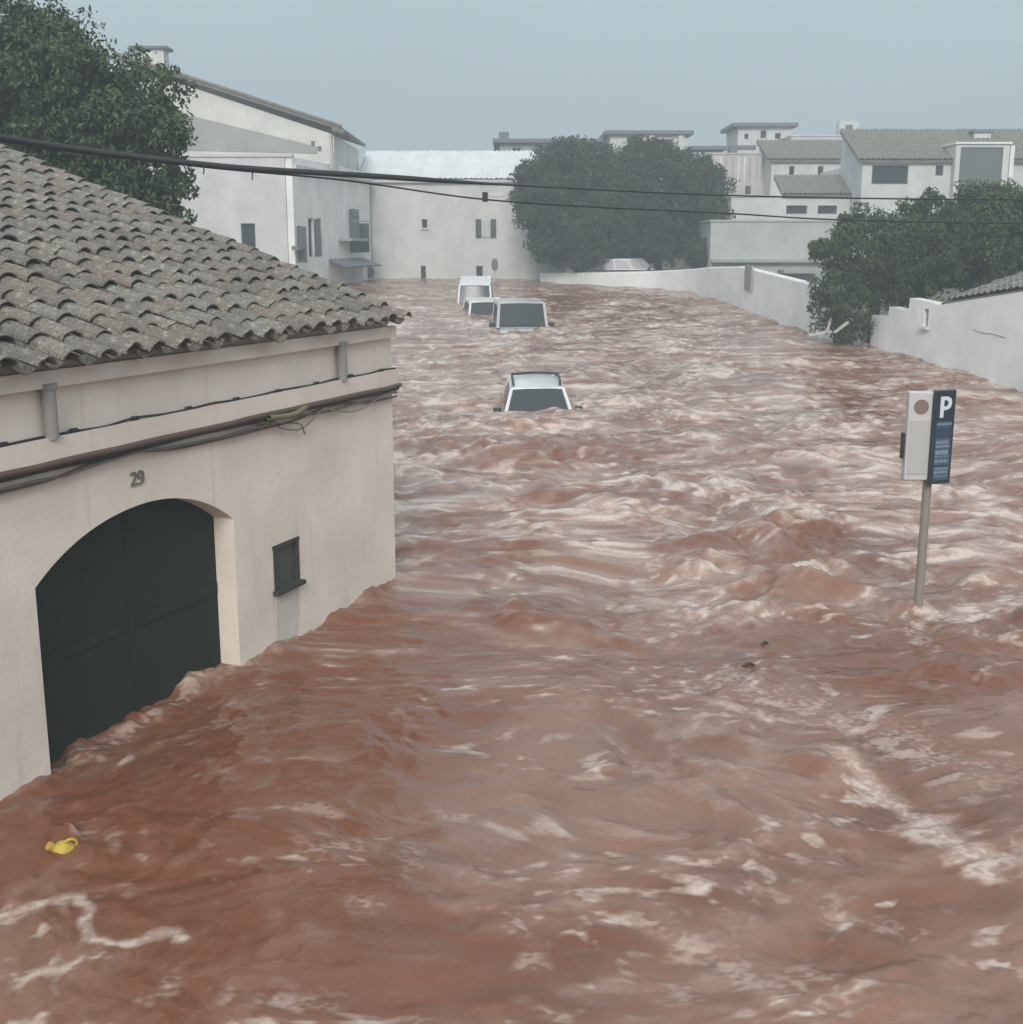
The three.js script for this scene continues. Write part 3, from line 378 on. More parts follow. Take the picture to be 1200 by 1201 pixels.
  part('downpipe', new THREE.CylinderGeometry(0.07, 0.07, 1.6, 10).translate(p(389, 178)[0], p(389, 178)[1], 0.09), M.pinkish, u);
  for (const [x, y] of [[367, 168], [375, 174]]) part('vent', box(0.16, 0.2, 0.06, ...p(x, y), 0.031), M.slate, u);
  part('chimney', box(1.4, 1.1, 0.9, p(168, 78)[0], p(168, 76)[1] + 0.3, -1.5), M.offwhite, u); part('chimney_cap', box(1.8, 0.12, 1.2, p(168, 78)[0], p(168, 76)[1] + 0.92, -1.5), M.slate, u);
  for (const [x, y, s] of [[428, 318, 0.32]]) { const q = at(432, 319, 65.6); solo('traffic_mirror', 'dark round mirror at the corner of the white street house', 'mirror', (() => { const m = new THREE.CylinderGeometry(0.32, 0.34, 0.12, 24); m.rotateX(Math.PI / 2); const b = new THREE.CylinderGeometry(0.04, 0.04, 0.5, 8); b.rotateZ(Math.PI / 2); b.translate(-0.3, 0, -0.05); return merge([m, b]).translate(q.x, q.y, q.z); })(), M.slate); }
}
// centre: house facing down the street, limewashed roof
block('white_house', 'white house across the end of the flooded street with limewashed roof and one shuttered window', 'house', 424, 648, 214, 67, {
  depth: 8, roof: 'tile', run: 5.2, pitch: 0.36, roofMat: whiteRoof, style: {}, windows: [[494.5, 257, 501.5, 268], [494, 312, 499.5, 334, 'door'], [558, 312, 567, 326]],
  extra: (g, { loc, P }) => {
    const r = loc([565, 258, 575, 278]); const w = part('window', box(r[2], r[3], 0.05, r[0] + r[2] / 2, r[1] + r[3] / 2, 0.026), M.white2, g);
    for (const [a, b] of [[558, 564.5], [575.5, 582]]) { const s = loc([a, 257, b, 279]); const sl = [box(s[2], s[3], 0.04, s[0] + s[2] / 2, s[1] + s[3] / 2, 0.03)]; for (let i = 0; i < 9; i++) sl.push(box(s[2] * 0.8, 0.06, 0.03, s[0] + s[2] / 2, s[1] + s[3] * (i + 0.5) / 9, 0.062)); part('shutter', merge(sl), M.shutter, w); }
    const c = P(460, 286, 0.012); const crack = part('stain', poly([[-0.06, -0.8], [0.05, -0.7], [0.1, 0.2], [0.03, 0.7], [-0.07, 0.5]], 0.004), std([0.5, 0.49, 0.45], 0.95), g); crack.position.copy(c); crack.userData.label = 'vertical damp stain on the white wall';
    part('buttress', (() => { const q = P(632, 270), a = P(632, 330); return poly([[0, 0], [2.2, 0], [2.0, 1.2], [1.0, q.y - a.y - 0.3], [0, q.y - a.y + 0.6]], 0.5).translate(q.x - 0.6, a.y - 0.5, 0.52); })(), M.white, g);
  } });
{ const b = at(580.5, 333, 64.6); const s = thing('street_sign', 'dark disc sign on a thin post in front of the white house', 'sign', [b.x, b.y - 1, b.z]); part('post', new THREE.CylinderGeometry(0.04, 0.04, 2.1, 10).translate(0, 1.05, 0), M.signGrey, s); part('disc', new THREE.CylinderGeometry(0.24, 0.24, 0.03, 24).rotateX(Math.PI / 2).scale(0.75, 1.35, 1).translate(0, 1.98, 0.06), M.slate, s); }
// houses above and behind
block('slab_roof_house', 'grey walled house with thin dark flat roof above the limewashed roof', 'house', 586, 700, 168, 86, { roof: 'slab', wall: M.greyWall, base: 4, depth: 8, windows: [[600, 173, 612, 181]], extra: (g, { P }) => { part('chimney', box(0.7, 0.9, 0.6, P(591, 160).x, P(591, 160).y, -2), M.slate, g); } });
block('pilaster_house', 'white house with dark flat roof edge showing above the round trees', 'house', 716, 806, 158, 92, { roof: 'slab', base: 5, depth: 8, windows: [[768, 163, 790, 172], [735, 163, 752, 172]], extra: (g, { P }) => { for (const x of [764, 798]) { const q = P(x, 175); part('pilaster', box(0.35, 2.4, 0.25, q.x, q.y - 0.2, 0.13), M.white, g); } } });
block('belvedere', 'small white rooftop room with dark slab roof and three tiny windows', 'house', 866, 928, 149, 94, { roof: 'slab', base: 6, depth: 5, windows: [[873, 157, 878, 163], [892, 153, 899, 162], [909, 156, 916, 163]], style: { dark: true, nosill: true } });
block('stained_house', 'narrow white house with rain streaked front beside the round tree', 'house', 836, 906, 181, 80, { base: 4, depth: 8, wall: M.pinkish, windows: [[874, 218, 881, 228]], style: { dark: true }, extra: (g, { P, w }) => {
  const r = rng(21); for (const px of [846, 852, 860, 867, 874, 880, 888, 895]) { const q = P(px, 184, 0.008), L = 1.2 + r() * 1.2, b = 0.05 + r() * 0.08; const s = part('rain_streak', poly([[-b, 0], [b, 0], [b * 0.7, -L * 0.6], [0.01, -L], [-b * 0.8, -L * 0.5]], 0.004), std(r() > 0.4 ? [0.36, 0.33, 0.31] : [0.62, 0.59, 0.57], 0.95), g); s.position.copy(q); }
  const a = P(812, 172), e = P(856, 172); part('eave', box(e.x - a.x, 0.22, 2.5, (a.x + e.x) / 2, a.y, -2), M.slate, g); const c = P(863, 176, -0.2); part('roof_box', box(0.5, 0.5, 0.5, c.x, c.y + 0.1, -1), M.slate, g); const f = P(879, 173); part('roof_bar', box(1.3, 0.25, 0.6, f.x, f.y + 0.1, -1.5), M.slate, g); } });
block('upper_tile_house', 'white house with grey tile roof and two tiny windows in its wall', 'house', 905, 1016, 190, 78, { base: 4, depth: 7, roof: 'tile', run: 4.3, pitch: 0.35, windows: [[925.5, 195, 932, 205], [959, 195, 966, 205]], style: { dark: true, nosill: true } });
block('lean_to', 'white lean-to with grey tile roof and two wide low windows', 'house', 858, 1016, 231, 68, { base: 2.5, depth: 7, roof: 'none', windows: [[922, 241, 947, 251], [959, 241, 982, 251]], style: { dark: true, nosill: true }, extra: (g, { P }) => { const a = P(917, 231), b = P(1014, 231); const r = part('roof', corrugated(b.x - a.x, 2.7, 0.44), farClay, g); r.position.set(a.x, a.y + 0.12, 0.2); } });
block('courtyard_building', 'pale grey green blank wall with ledge behind the curved white wall', 'building', 834, 1000, 260, 60, { wall: M.greenish, base: 1.2, depth: 6, extra: (g, { P, w }) => { part('ledge', box(w - 0.1, 0.14, 0.35, w / 2, P(900, 306).y, 0.177), M.greyPlaster, g); const a = P(912, 318), b = P(956, 318); part('canopy', box(b.x - a.x, 0.16, 1.4, (a.x + b.x) / 2, a.y, 0.71), M.greyPlaster, g); } });
block('garage_house', 'large white house with tall dark garage bay rising through its grey tiled roof', 'house', 1012, 1290, 191, 66, { base: 2, depth: 9, windows: [[1022, 194, 1066, 216], [1097, 194, 1107, 206]], style: { dark: true, nosill: true }, roof: 'tile', run: 4.7, pitch: 0.43, extra: (g, { P }) => {
  const p0 = P(1111, 260), p1 = P(1180, 170), w = p1.x - p0.x, h = p1.y - p0.y, bay = part('garage_bay', poly([[0, 0], [w, 0], [w, h], [0, h]], 3.4, [[0.24, 0.01, w - 0.56, h - 0.17]]).translate(p0.x, p0.y, 0.55), M.white, g);
  part('garage_door', box(w - 0.54, h - 0.16, 0.05, p0.x + w / 2 - 0.04, p0.y + h / 2 - 0.07, 0.47), M.garage, bay); part('bay_cap', box(w + 0.16, 0.1, 3.6, p0.x + w / 2, p0.y + h + 0.052, -1.15), M.bright, bay);
  const q = P(1184, 190); part('pilaster', box(0.22, 1.6, 0.3, q.x, q.y, 0.152), M.bright, g);
  const c = P(1176, 150); part('chimney', box(0.9, 0.6, 0.6, c.x, c.y - 0.3, -3), M.offwhite, g); part('chimney_cap', box(1.1, 0.14, 0.8, c.x, c.y + 0.08, -3), M.slate, g); } });
block('terrace_house', 'white terrace parapet on the skyline between rooftop room and garage house', 'house', 928, 1012, 160, 86, { base: 6, depth: 6, extra: (g, { P }) => { const c = P(998, 152); part('chimney', box(1.3, 1.3, 1.0, c.x, c.y - 0.05, -1), M.white, g); part('vent', box(0.5, 0.5, 0.05, c.x, c.y + 0.1, -0.476), M.slate, g); } });

// ---------------------------------------------------------------- white walls along the water
{
  const cv = new THREE.CatmullRomCurve3([V(1.6, 0, 64.6), V(4.2, 0, 61.2), V(7.0, 0, 58.8), V(8.3, 0, 56), V(8.75, 0, 52), V(9.1, 0, 48.4), V(9.45, 0, 45), V(9.85, 0, 41), V(10.2, 0, 38.4)]), n = 60, P = [], I = [];
  const top = z => table(z, [38, 41, 48.5, 54, 58, 61, 65], [3.15, 3.38, 3.78, 3.66, 3.46, 3.3, 3.2]);
  for (let i = 0; i <= n; i++) { const q = cv.getPoint(i / n), t = cv.getTangent(i / n), nx = -t.z, nz = t.x, y0 = W(q.z) - 1.5, y1 = top(q.z); for (const [o, y] of [[-0.15, y0], [-0.15, y1], [-0.11, y1 + 0.04], [0.11, y1 + 0.04], [0.15, y1], [0.15, y0]]) P.push(q.x + nx * o, y, -(q.z + nz * o)); }
  for (let i = 0; i < n; i++) for (let j = 0; j < 5; j++) { const a = i * 6 + j; I.push(a, a + 1, a + 6, a + 1, a + 7, a + 6); }
  const g = new THREE.BufferGeometry(); g.setAttribute('position', new THREE.Float32BufferAttribute(P, 3)); g.setIndex(I); const f = g.toNonIndexed(); f.computeVertexNormals();
  const w = thing('garden_wall', 'long low white wall curving along the far side of the flood', 'wall'); part('masonry', metric(f), M.bright, w);
  { const q = at(878, 326, 47.2); const d = part('metal_gate', box(0.9, 0.95, 0.06, 0, 0, 0), M.greyPanel, w); d.position.set(9.02, 3.42, -47.2); d.rotation.y = -Math.PI / 2 + 0.1; for (let i = 0; i < 5; i++) part('rib', box(0.03, 0.93, 0.03, -0.36 + i * 0.18, 0, 0.044), M.metalGrey, d); }
}
{
  // wall of the outbuilding on the right, stepped towards the tree
  const A = [11.04, 37.8], B = [12.74, 30.56], len = Math.hypot(B[0] - A[0], B[1] - A[1]), g = thing('outbuilding_wall', 'tall white stepped wall with a narrow slit and sloping tiled coping beside the tree', 'wall', [A[0], 0, -A[1]], Math.atan2(-(A[1] - B[1]), B[0] - A[0]));
  const E = len + 10, s = new THREE.Path(); [[2.9, 2.35], [3.12, 2.35], [3.12, 2.85], [2.9, 2.85]].forEach((p, i) => i ? s.lineTo(...p) : s.moveTo(...p));
  part('masonry', poly([[0, -1], [E, -1], [E, 4.1], [len, 3.5], [3.6, 2.98], [3.3, 3.03], [2.1, 3.12], [2.06, 2.75], [1.0, 2.82], [0.96, 2.52], [0, 2.52]], 0.35, [s]), M.bright, g);
  part('slit', box(0.22, 0.5, 0.03, 3.01, 2.6, -0.2), M.dark, g); part('sill', box(0.42, 0.06, 0.12, 3.01, 2.31, 0.061), M.white, g);
  { const r = part('roof', corrugated(E - 3.7, 3.2, 0.3), farClay, g); r.rotation.z = Math.atan2(3.5 - 2.98, len - 3.6); r.position.set(3.6, 3.06, -0.05); }
  { const c = part('crack', tube([V(5.3, 2.42, 0.002), V(5.7, 2.36, 0.002), V(6.1, 2.36, 0.002), V(6.7, 2.3, 0.002)], 0.012, 5, 20), M.greyPlaster, g); }
}

// ---------------------------------------------------------------- trees
function tree(name, label, base, lobes, o) {
  const g = thing(name, label, 'tree', [base.x, base.y, base.z], 0, o.group), r = rng(o.seed);
  const woods = [], top = V(0, o.trunk, 0); woods.push(tube([V(0, -0.6, 0), V(0.05, o.trunk * 0.4, 0.05), top], t => mix(o.rad, o.rad * 0.6, t), 10, 10));
  for (const l of lobes) woods.push(tube([V(0, o.trunk * 0.8, 0), V(l[0] * 0.45, mix(o.trunk, l[1], 0.5), l[2] * 0.5), V(l[0], l[1], l[2])], t => mix(o.rad * 0.5, 0.03, t), 7, 10));
  part('trunk', merge(woods), M.wood, g);
  const P = [], C = [], q = new THREE.Quaternion(), e = new THREE.Euler(), a = V(0, 0, 0), b = V(0, 0, 0), c = V(0, 0, 0), d = V(0, 0, 0), vol = lobes.reduce((s, l) => s + l[3] * l[4] * l[5], 0);
  for (const l of lobes) {
    const n = Math.round(o.clumps * l[3] * l[4] * l[5] / vol);
    for (let i = 0; i < n; i++) {
      let x, y, z; do { x = r() * 2 - 1; y = r() * 2 - 1; z = r() * 2 - 1; } while (x * x + y * y + z * z > 1);
      const rr = Math.sqrt(x * x + y * y + z * z) || 1, k = Math.pow(rr, 0.45) / rr * (1 + 0.34 * noise(x * 2.1 / rr + l[0] * 3, y * 2.1 / rr + z * 1.7 / rr + l[1] * 2) + 0.12 * (r() - 0.5)) ;
      const cx = l[0] + x * k * l[3], cy = l[1] + y * k * l[4], cz = l[2] + z * k * l[5], cr = o.clump * (0.6 + 0.8 * r()), tone = 0.62 + 0.75 * r(), hue = r();
      const m = Math.round(o.leaves * (0.6 + 0.8 * r()));
      for (let j = 0; j < m; j++) {
        const th = r() * 6.283, ph = Math.acos(2 * r() - 1), R = cr * Math.cbrt(r()), lx = cx + R * Math.sin(ph) * Math.cos(th), ly = cy + R * 0.8 * Math.cos(ph), lz = cz + R * Math.sin(ph) * Math.sin(th), s = o.leaf * (0.6 + 0.8 * r());
        e.set((r() - 0.5) * 2.4, r() * 6.283, (r() - 0.5) * 2.4); q.setFromEuler(e);
        a.set(-s, 0, 0).applyQuaternion(q); b.set(0, 0.06 * s, s * 0.42).applyQuaternion(q); c.set(s, 0, 0).applyQuaternion(q); d.set(0, 0.06 * s, -s * 0.42).applyQuaternion(q);
        for (const v of [a, b, c, a, c, d]) P.push(lx + v.x, ly + v.y, lz + v.z);
        const t = tone * (0.8 + 0.4 * r()); for (let k2 = 0; k2 < 6; k2++) C.push(t * mix(o.col[0], o.col2[0], hue), t * mix(o.col[1], o.col2[1], hue), t * mix(o.col[2], o.col2[2], hue));
      }
    }
  }
  const geo = new THREE.BufferGeometry(); geo.setAttribute('position', new THREE.Float32BufferAttribute(P, 3)); geo.setAttribute('color', new THREE.Float32BufferAttribute(C, 3)); geo.computeVertexNormals();
  part('crown', geo, leafMat, g); return g;
}
const leafMat = new THREE.MeshPhysicalMaterial({ vertexColors: true, roughness: 0.75, side: THREE.DoubleSide });
{
  // left: dark tree behind the tiled roof
  const b = V(-10.2, 0.5, -24.5), L = (px, py, z, rx, ry, rz) => { const p = at(px, py, z); return [p.x - b.x, p.y - b.y, p.z - b.z, rx, ry, rz ?? rx]; };
  tree('shade_tree', 'dense dark green tree growing behind the tiled roof of the cream house', b, [L(40, 150, 24, 2.0, 1.9), L(120, 160, 23.5, 1.5, 1.35), L(165, 195, 23, 0.95, 0.95), L(-20, 90, 25, 1.8, 2.0), L(100, 95, 25, 1.1, 0.85), L(150, 225, 23, 1.1, 0.7), L(205, 235, 23, 0.4, 0.45), L(30, 60, 25, 1.0, 0.7), L(60, 240, 24, 2.2, 1.0), L(190, 120, 24.5, 0.5, 0.45), L(203, 92, 25, 0.3, 0.42), L(-60, 180, 25, 2.2, 2.2), L(205, 165, 23, 0.5, 0.45)], { seed: 3, trunk: 3.6, rad: 0.3, clumps: 1500, leaves: 85, clump: 0.3, leaf: 0.06, col: [0.03, 0.058, 0.016], col2: [0.046, 0.07, 0.024] });
}
{
  const mk = (seed, base, lobes, name, label) => tree(name, label, base, lobes.map(([px, py, z, rx, ry]) => { const p = at(px, py, z); return [p.x - base.x, p.y - base.y, p.z - base.z, rx, ry, rx * 0.9]; }), { seed, trunk: 2.8, rad: 0.3, clumps: name === 'low_shrub' ? 60 : 1150, leaves: 85, clump: 0.45, leaf: 0.1, col: [0.028, 0.042, 0.018], col2: [0.042, 0.048, 0.022] });
  mk(11, V(3.4, 2.2, -64), [[668, 222, 64, 2.7, 2.3], [640, 235, 63, 1.6, 1.9], [690, 270, 63, 2.4, 1.9], [650, 285, 63, 1.2, 1.2], [668, 188, 65, 1.4, 0.9], [700, 225, 64, 1.8, 2.2]], 'round_tree', 'grey green rounded tree against the side of the limewashed house');
  mk(12, V(7.6, 2.2, -65), [[775, 228, 65, 2.9, 2.3], [757, 182, 65.5, 1.2, 0.85], [820, 235, 64, 1.5, 1.9], [735, 255, 64, 1.9, 2.0], [800, 275, 65, 1.3, 1.0], [725, 215, 65, 1.5, 1.2], [712, 245, 63.6, 1.5, 2.0], [768, 283, 64, 1.5, 0.95], [738, 195, 65, 1.2, 0.8]], 'round_tree', 'grey green rounded tree standing over the parked car behind the wall');
  mk(14, V(10.2, 2.2, -62.4), [[825, 298, 61.5, 0.75, 0.6]], 'low_shrub', 'small dark shrub behind the bend of the curved white wall');
}
{
  const b = V(11.4, 1.4, -39), L = (px, py, z, rx, ry, rz) => { const p = at(px, py, z); return [p.x - b.x, p.y - b.y, p.z - b.z, rx, ry, rz ?? rx]; };
  tree('flooded_tree', 'wide dark green tree whose low branches hang into the flood beside the stepped wall', b, [L(1010, 300, 38.5, 1.2, 1.1), L(1100, 290, 38, 1.9, 1.25), L(1180, 290, 37, 1.9, 1.5), L(1260, 290, 37, 2.0, 1.6), L(985, 345, 38, 0.8, 0.85), L(1000, 380, 38, 0.6, 0.55), L(1050, 335, 38.6, 1.1, 0.7), L(970, 295, 38, 0.55, 0.35), L(1000, 255, 38.6, 0.45, 0.4), L(1170, 240, 38, 1.3, 0.6), L(1060, 255, 38.4, 0.85, 0.4), L(1085, 225, 38.4, 0.3, 0.25), L(965, 375, 38, 0.35, 0.3)], { seed: 8, trunk: 2.4, rad: 0.22, clumps: 1700, leaves: 85, clump: 0.3, leaf: 0.068, col: [0.033, 0.056, 0.012], col2: [0.05, 0.068, 0.02] });
}

// ---------------------------------------------------------------- vehicles
function strip(P) { const I = [], nu = P[0].length; for (let i = 0; i < P.length - 1; i++) for (let j = 0; j < nu - 1; j++) { const a = i * nu + j; I.push(a, a + 1, a + nu, a + 1, a + nu + 1, a + nu); } const g = new THREE.BufferGeometry(); g.setAttribute('position', new THREE.Float32BufferAttribute(P.flat().flatMap(v => [v.x, v.y, v.z]), 3)); g.setIndex(I); g.computeVertexNormals(); const n = g.toNonIndexed(); n.setAttribute('uv', new THREE.Float32BufferAttribute(new Float32Array(n.attributes.position.count * 2), 2)); return n; }
// a car with its nose towards +z: c = belt and roof corners
function car(name, label, pos, turn, c, o = {}) {
  const g = thing(name, label, o.category || 'car', pos, turn, 'vehicles stranded in the flood'), paint = o.paint || M.carWhite;
  if (o.tilt) g.rotation.x = o.tilt; if (o.roll) g.rotation.z = o.roll; g.rotation.order = 'YXZ';
  const { belt, roof, wb, wr, fb, fr, rb, rr, nose, tail } = c;   // heights, half widths, z of windscreen base/top, rear base/top, nose and tail
  // lower body: rounded sections along the car
  const rows = []; for (const [z, yt, w] of [[tail, belt * 0.72, wb * 0.86], [tail + 0.1, belt * 0.95, wb * 0.95], [rb, belt, wb], [(rb + fb) / 2, belt, wb + 0.02], [fb, belt, wb], [mix(fb, nose, 0.5), belt * 0.93, wb * 0.97], [nose - 0.12, belt * 0.84, wb * 0.9], [nose, belt * 0.68, wb * 0.8]]) { const ring = []; for (const [x, y] of [[-1, 0.16], [-1.03, 0.45], [-1.02, 0.8], [-0.97, 0.94], [-0.85, 1], [-0.4, 1.015], [0, 1.02], [0.4, 1.015], [0.85, 1], [0.97, 0.94], [1.02, 0.8], [1.03, 0.45], [1, 0.16]]) ring.push(V(x * w, y * yt, z)); rows.push(ring); }
  part('body', strip(rows), paint, g);
  part('nose', strip([rows[7], rows[7].map(v => V(v.x * 0.85, v.y * 0.9 + 0.02, v.z + 0.04))]), paint, g);
  const corner = { f0: [V(-wb, belt, fb), V(wb, belt, fb), V(wr, roof, fr), V(-wr, roof, fr)], r0: [V(wb, belt, rb), V(-wb, belt, rb), V(-wr, roof, rr), V(wr, roof, rr)], s0: [V(wb, belt, fb), V(wb, belt, rb), V(wr, roof, rr), V(wr, roof, fr)], s1: [V(-wb, belt, rb), V(-wb, belt, fb), V(-wr, roof, fr), V(-wr, roof, rr)] };
  const pt = (k, u, v, off) => { const q = corner[k], a = q[0].clone().lerp(q[1], u), b = q[3].clone().lerp(q[2], u), p = a.lerp(b, v), n = q[1].clone().sub(q[0]).cross(q[3].clone().sub(q[0])).normalize(); return p.addScaledVector(n, off + 0.05 * (1 - (2 * u - 1) ** 2) * (k[0] === 's' ? 0.6 : 1)); };
  const patch = (k, u0, u1, v0, v1, off) => { const R = []; for (let i = 0; i <= 6; i++) { const r = []; for (let j = 0; j <= 8; j++) r.push(pt(k, mix(u0, u1, j / 8), mix(v0, v1, i / 6), off)); R.push(r); } return strip(R); };
  part('cabin', merge([patch('f0', 0, 1, 0, 1, 0), patch('r0', 0, 1, 0, 1, 0), patch('s0', 0, 1, 0, 1, 0), patch('s1', 0, 1, 0, 1, 0)]), paint, g);
  const pillar = (a, b) => tube([a, a.clone().lerp(b, 0.5), b], 0.035, 8, 8); const q = corner;
  part('pillars', merge([pillar(q.f0[0], q.f0[3]), pillar(q.f0[1], q.f0[2]), pillar(q.r0[0], q.r0[3]), pillar(q.r0[1], q.r0[2]), tube([q.f0[3], q.f0[3].clone().lerp(q.f0[2], 0.5).add(V(0, 0.02, 0.045)), q.f0[2]], 0.032, 8, 12), pillar(q.s0[2], q.s0[3]), pillar(q.s1[2], q.s1[3]), pillar(q.r0[2], q.r0[3])]), paint, g);
  { const R = []; for (let i = 0; i <= 8; i++) { const r = []; for (let j = 0; j <= 8; j++) { const u = j / 8 * 2 - 1, v = i / 8; r.push(V(u * wr, roof + 0.05 * (1 - u * u) + 0.02 * Math.sin(v * Math.PI) + 0.005, mix(rr, fr + 0.02 + 0.04 * (1 - u * u), v))); } R.push(r); } const rf = part('roof', strip(R), paint, g);
    if (o.rails) { for (const s of [-1, 1]) part('roof_rail', tube([V(s * wr * 0.9, roof + 0.03, rr + 0.1), V(s * wr * 0.92, roof + 0.11, rr + 0.3), V(s * wr * 0.92, roof + 0.11, fr - 0.5), V(s * wr * 0.9, roof + 0.03, fr - 0.3)], 0.028, 8, 20), M.rubber, rf); part('cross_bar', tube([V(-wr * 0.92, roof + 0.1, rr + 0.3), V(0, roof + 0.13, rr + 0.28), V(wr * 0.92, roof + 0.1, rr + 0.3)], 0.035, 8, 10), M.rubber, rf); } }
  const ws = part('windscreen', patch('f0', 0.05, 0.95, o.v0 ?? 0.06, 0.93, 0.012), M.glass, g);
  part('seal', merge([patch('f0', 0.035, 0.05, 0.03, 0.95, 0.011), patch('f0', 0.95, 0.965, 0.03, 0.95, 0.011), patch('f0', 0.035, 0.965, 0.93, 0.955, 0.011)]), M.rubber, ws);
  part('wiper', tube([pt('f0', 0.2, 0.05, 0.03), pt('f0', 0.45, 0.1, 0.035), pt('f0', 0.68, 0.09, 0.035)], 0.009, 5, 8), M.rubber, ws);
  part('rear_window', patch('r0', 0.1, 0.9, 0.15, 0.9, 0.012), M.glass, g);
  for (const k of ['s0', 's1']) for (const [a, b] of (k === 's0' ? [[0.07, 0.34], [0.37, 0.64], [0.67, 0.92]] : [[0.08, 0.33], [0.36, 0.63], [0.66, 0.93]])) part('side_window', patch(k, a, b, 0.08, 0.88, 0.012), M.glass, g);
  for (const s of [-1, 1]) { const m = part('mirror', new RoundedBoxGeometry(0.2, 0.15, 0.12, 3, 0.05).translate(s * (wb + 0.16), belt + 0.1, fb - 0.28), M.rubber, g); part('arm', box(0.14, 0.04, 0.05, s * (wb + 0.03), belt + 0.06, fb - 0.28), M.rubber, m); }
}
const estate = { belt: 1.04, roof: 1.58, wb: 0.79, wr: 0.61, fb: 0.9, fr: 0.25, rb: -2.1, rr: -1.9, nose: 1.95, tail: -2.3 };
car('flooded_car', 'white estate car with dark roof rails sunk to its windows in open water', [0.62, -0.27, -28.9], 0.02, estate, { rails: true, roll: 0.012, tilt: 0.035 });
const vanC = { belt: 1.05, roof: 1.86, wb: 0.84, wr: 0.76, fb: 1.05, fr: 0.62, rb: -2.3, rr: -2.25, nose: 1.75, tail: -2.4 };
car('flooded_van', 'pale grey boxy van with large dark windscreen sunk to its bonnet beside another car', [0.3, 0.86, -42.1], 0.06, vanC, { category: 'van', v0: 0.02, paint: M.carSilver });
car('flooded_car', 'white car half hidden beside the dark windscreen of the boxy van', [-0.92, 0.88, -46.6], 0.12, { ...estate, roof: 1.66, wr: 0.66 }, { tilt: 0.03 });
car('flooded_van', 'pale van with bright white roof tipped nose down before the white house', [-1.52, 1.22, -52.2], 0.0, { ...vanC, roof: 1.9, wb: 0.7, wr: 0.63, rb: -1.5, rr: -1.45, tail: -1.6 }, { category: 'van', tilt: 0.13 });
car('parked_car', 'dark grey car parked behind the curved white wall under the trees', [6.3, 2.4, -62.4], 1.45, { ...estate, wr: 0.6 }, { paint: M.carGrey });

// ---------------------------------------------------------------- parking post
{
  const s = thing('parking_sign', 'grey post with a pale cabinet and a blue parking board standing in the flood', 'sign', [5.1, 0, -14.69]);
  part('post', new THREE.CylinderGeometry(0.052, 0.056, 4.0, 16).translate(0, 0.78, 0), M.concretePole, s);
  const cab = part('cabinet', new RoundedBoxGeometry(0.29, 1.08, 0.13, 3, 0.02).translate(-0.19, 2.32, 0.07), M.signGrey, s); cab.userData.label = 'pale board with a faded round emblem';
  part('face_plate', new RoundedBoxGeometry(0.235, 0.66, 0.012, 2, 0.004).translate(-0.19, 2.19, 0.139), std([0.42, 0.405, 0.395], 0.6), cab);
  part('emblem', new THREE.CylinderGeometry(0.088, 0.088, 0.012, 28).rotateX(Math.PI / 2).translate(-0.185, 2.68, 0.139), std([0.2, 0.13, 0.11], 0.6), cab);
  part('side_handle', new RoundedBoxGeometry(0.03, 0.32, 0.07, 2, 0.012).translate(-0.36, 2.2, 0.06), M.rubber, cab);
  const cv = document.createElement('canvas'); cv.width = 256; cv.height = 1024; const x = cv.getContext('2d');
  x.fillStyle = '#1d2733'; x.fillRect(0, 0, 256, 1024); x.fillStyle = '#3f5064'; x.fillRect(26, 330, 204, 660);
  x.fillStyle = '#c9cfd2'; x.font = 'bold 330px sans-serif'; x.textAlign = 'center'; x.fillText('P', 128, 290);
  x.fillStyle = '#2a3a55'; x.fillRect(30, 400, 196, 120); const r = rng(4); x.fillStyle = '#94a4ab'; for (const [y, h] of [[350, 22], [545, 40], [600, 22], [655, 46], [715, 20], [760, 34], [850, 26], [890, 26], [935, 22]]) { x.globalAlpha = 0.35 + 0.4 * r(); let u = 36; while (u < 205) { const w = 10 + r() * 40; x.fillRect(u, y, Math.min(w, 220 - u), h); u += w + 7; } } x.globalAlpha = 1; x.fillStyle = '#11161c'; x.fillRect(24, 822, 208, 12);
  const t = new THREE.CanvasTexture(cv); t.colorSpace = THREE.SRGBColorSpace;
  const board = part('blue_board', box(0.3, 1.14, 0.05, 0, 0, 0, 0.01), std([0.02, 0.028, 0.04], 0.5), s); board.position.set(0.092, 2.31, 0.12); board.rotation.y = 0.35;
  const face = new THREE.PlaneGeometry(0.28, 1.11); face.translate(0, 0, 0.0275); part('print', face, std([1, 1, 1], 0.5, { map: t }), board);
  part('clamp', merge([new THREE.TorusGeometry(0.06, 0.014, 8, 20).rotateX(Math.PI / 2).translate(0, 1.95, 0), new THREE.TorusGeometry(0.06, 0.014, 8, 20).rotateX(Math.PI / 2).translate(0, 2.65, 0)]), M.metalGrey, s);
}

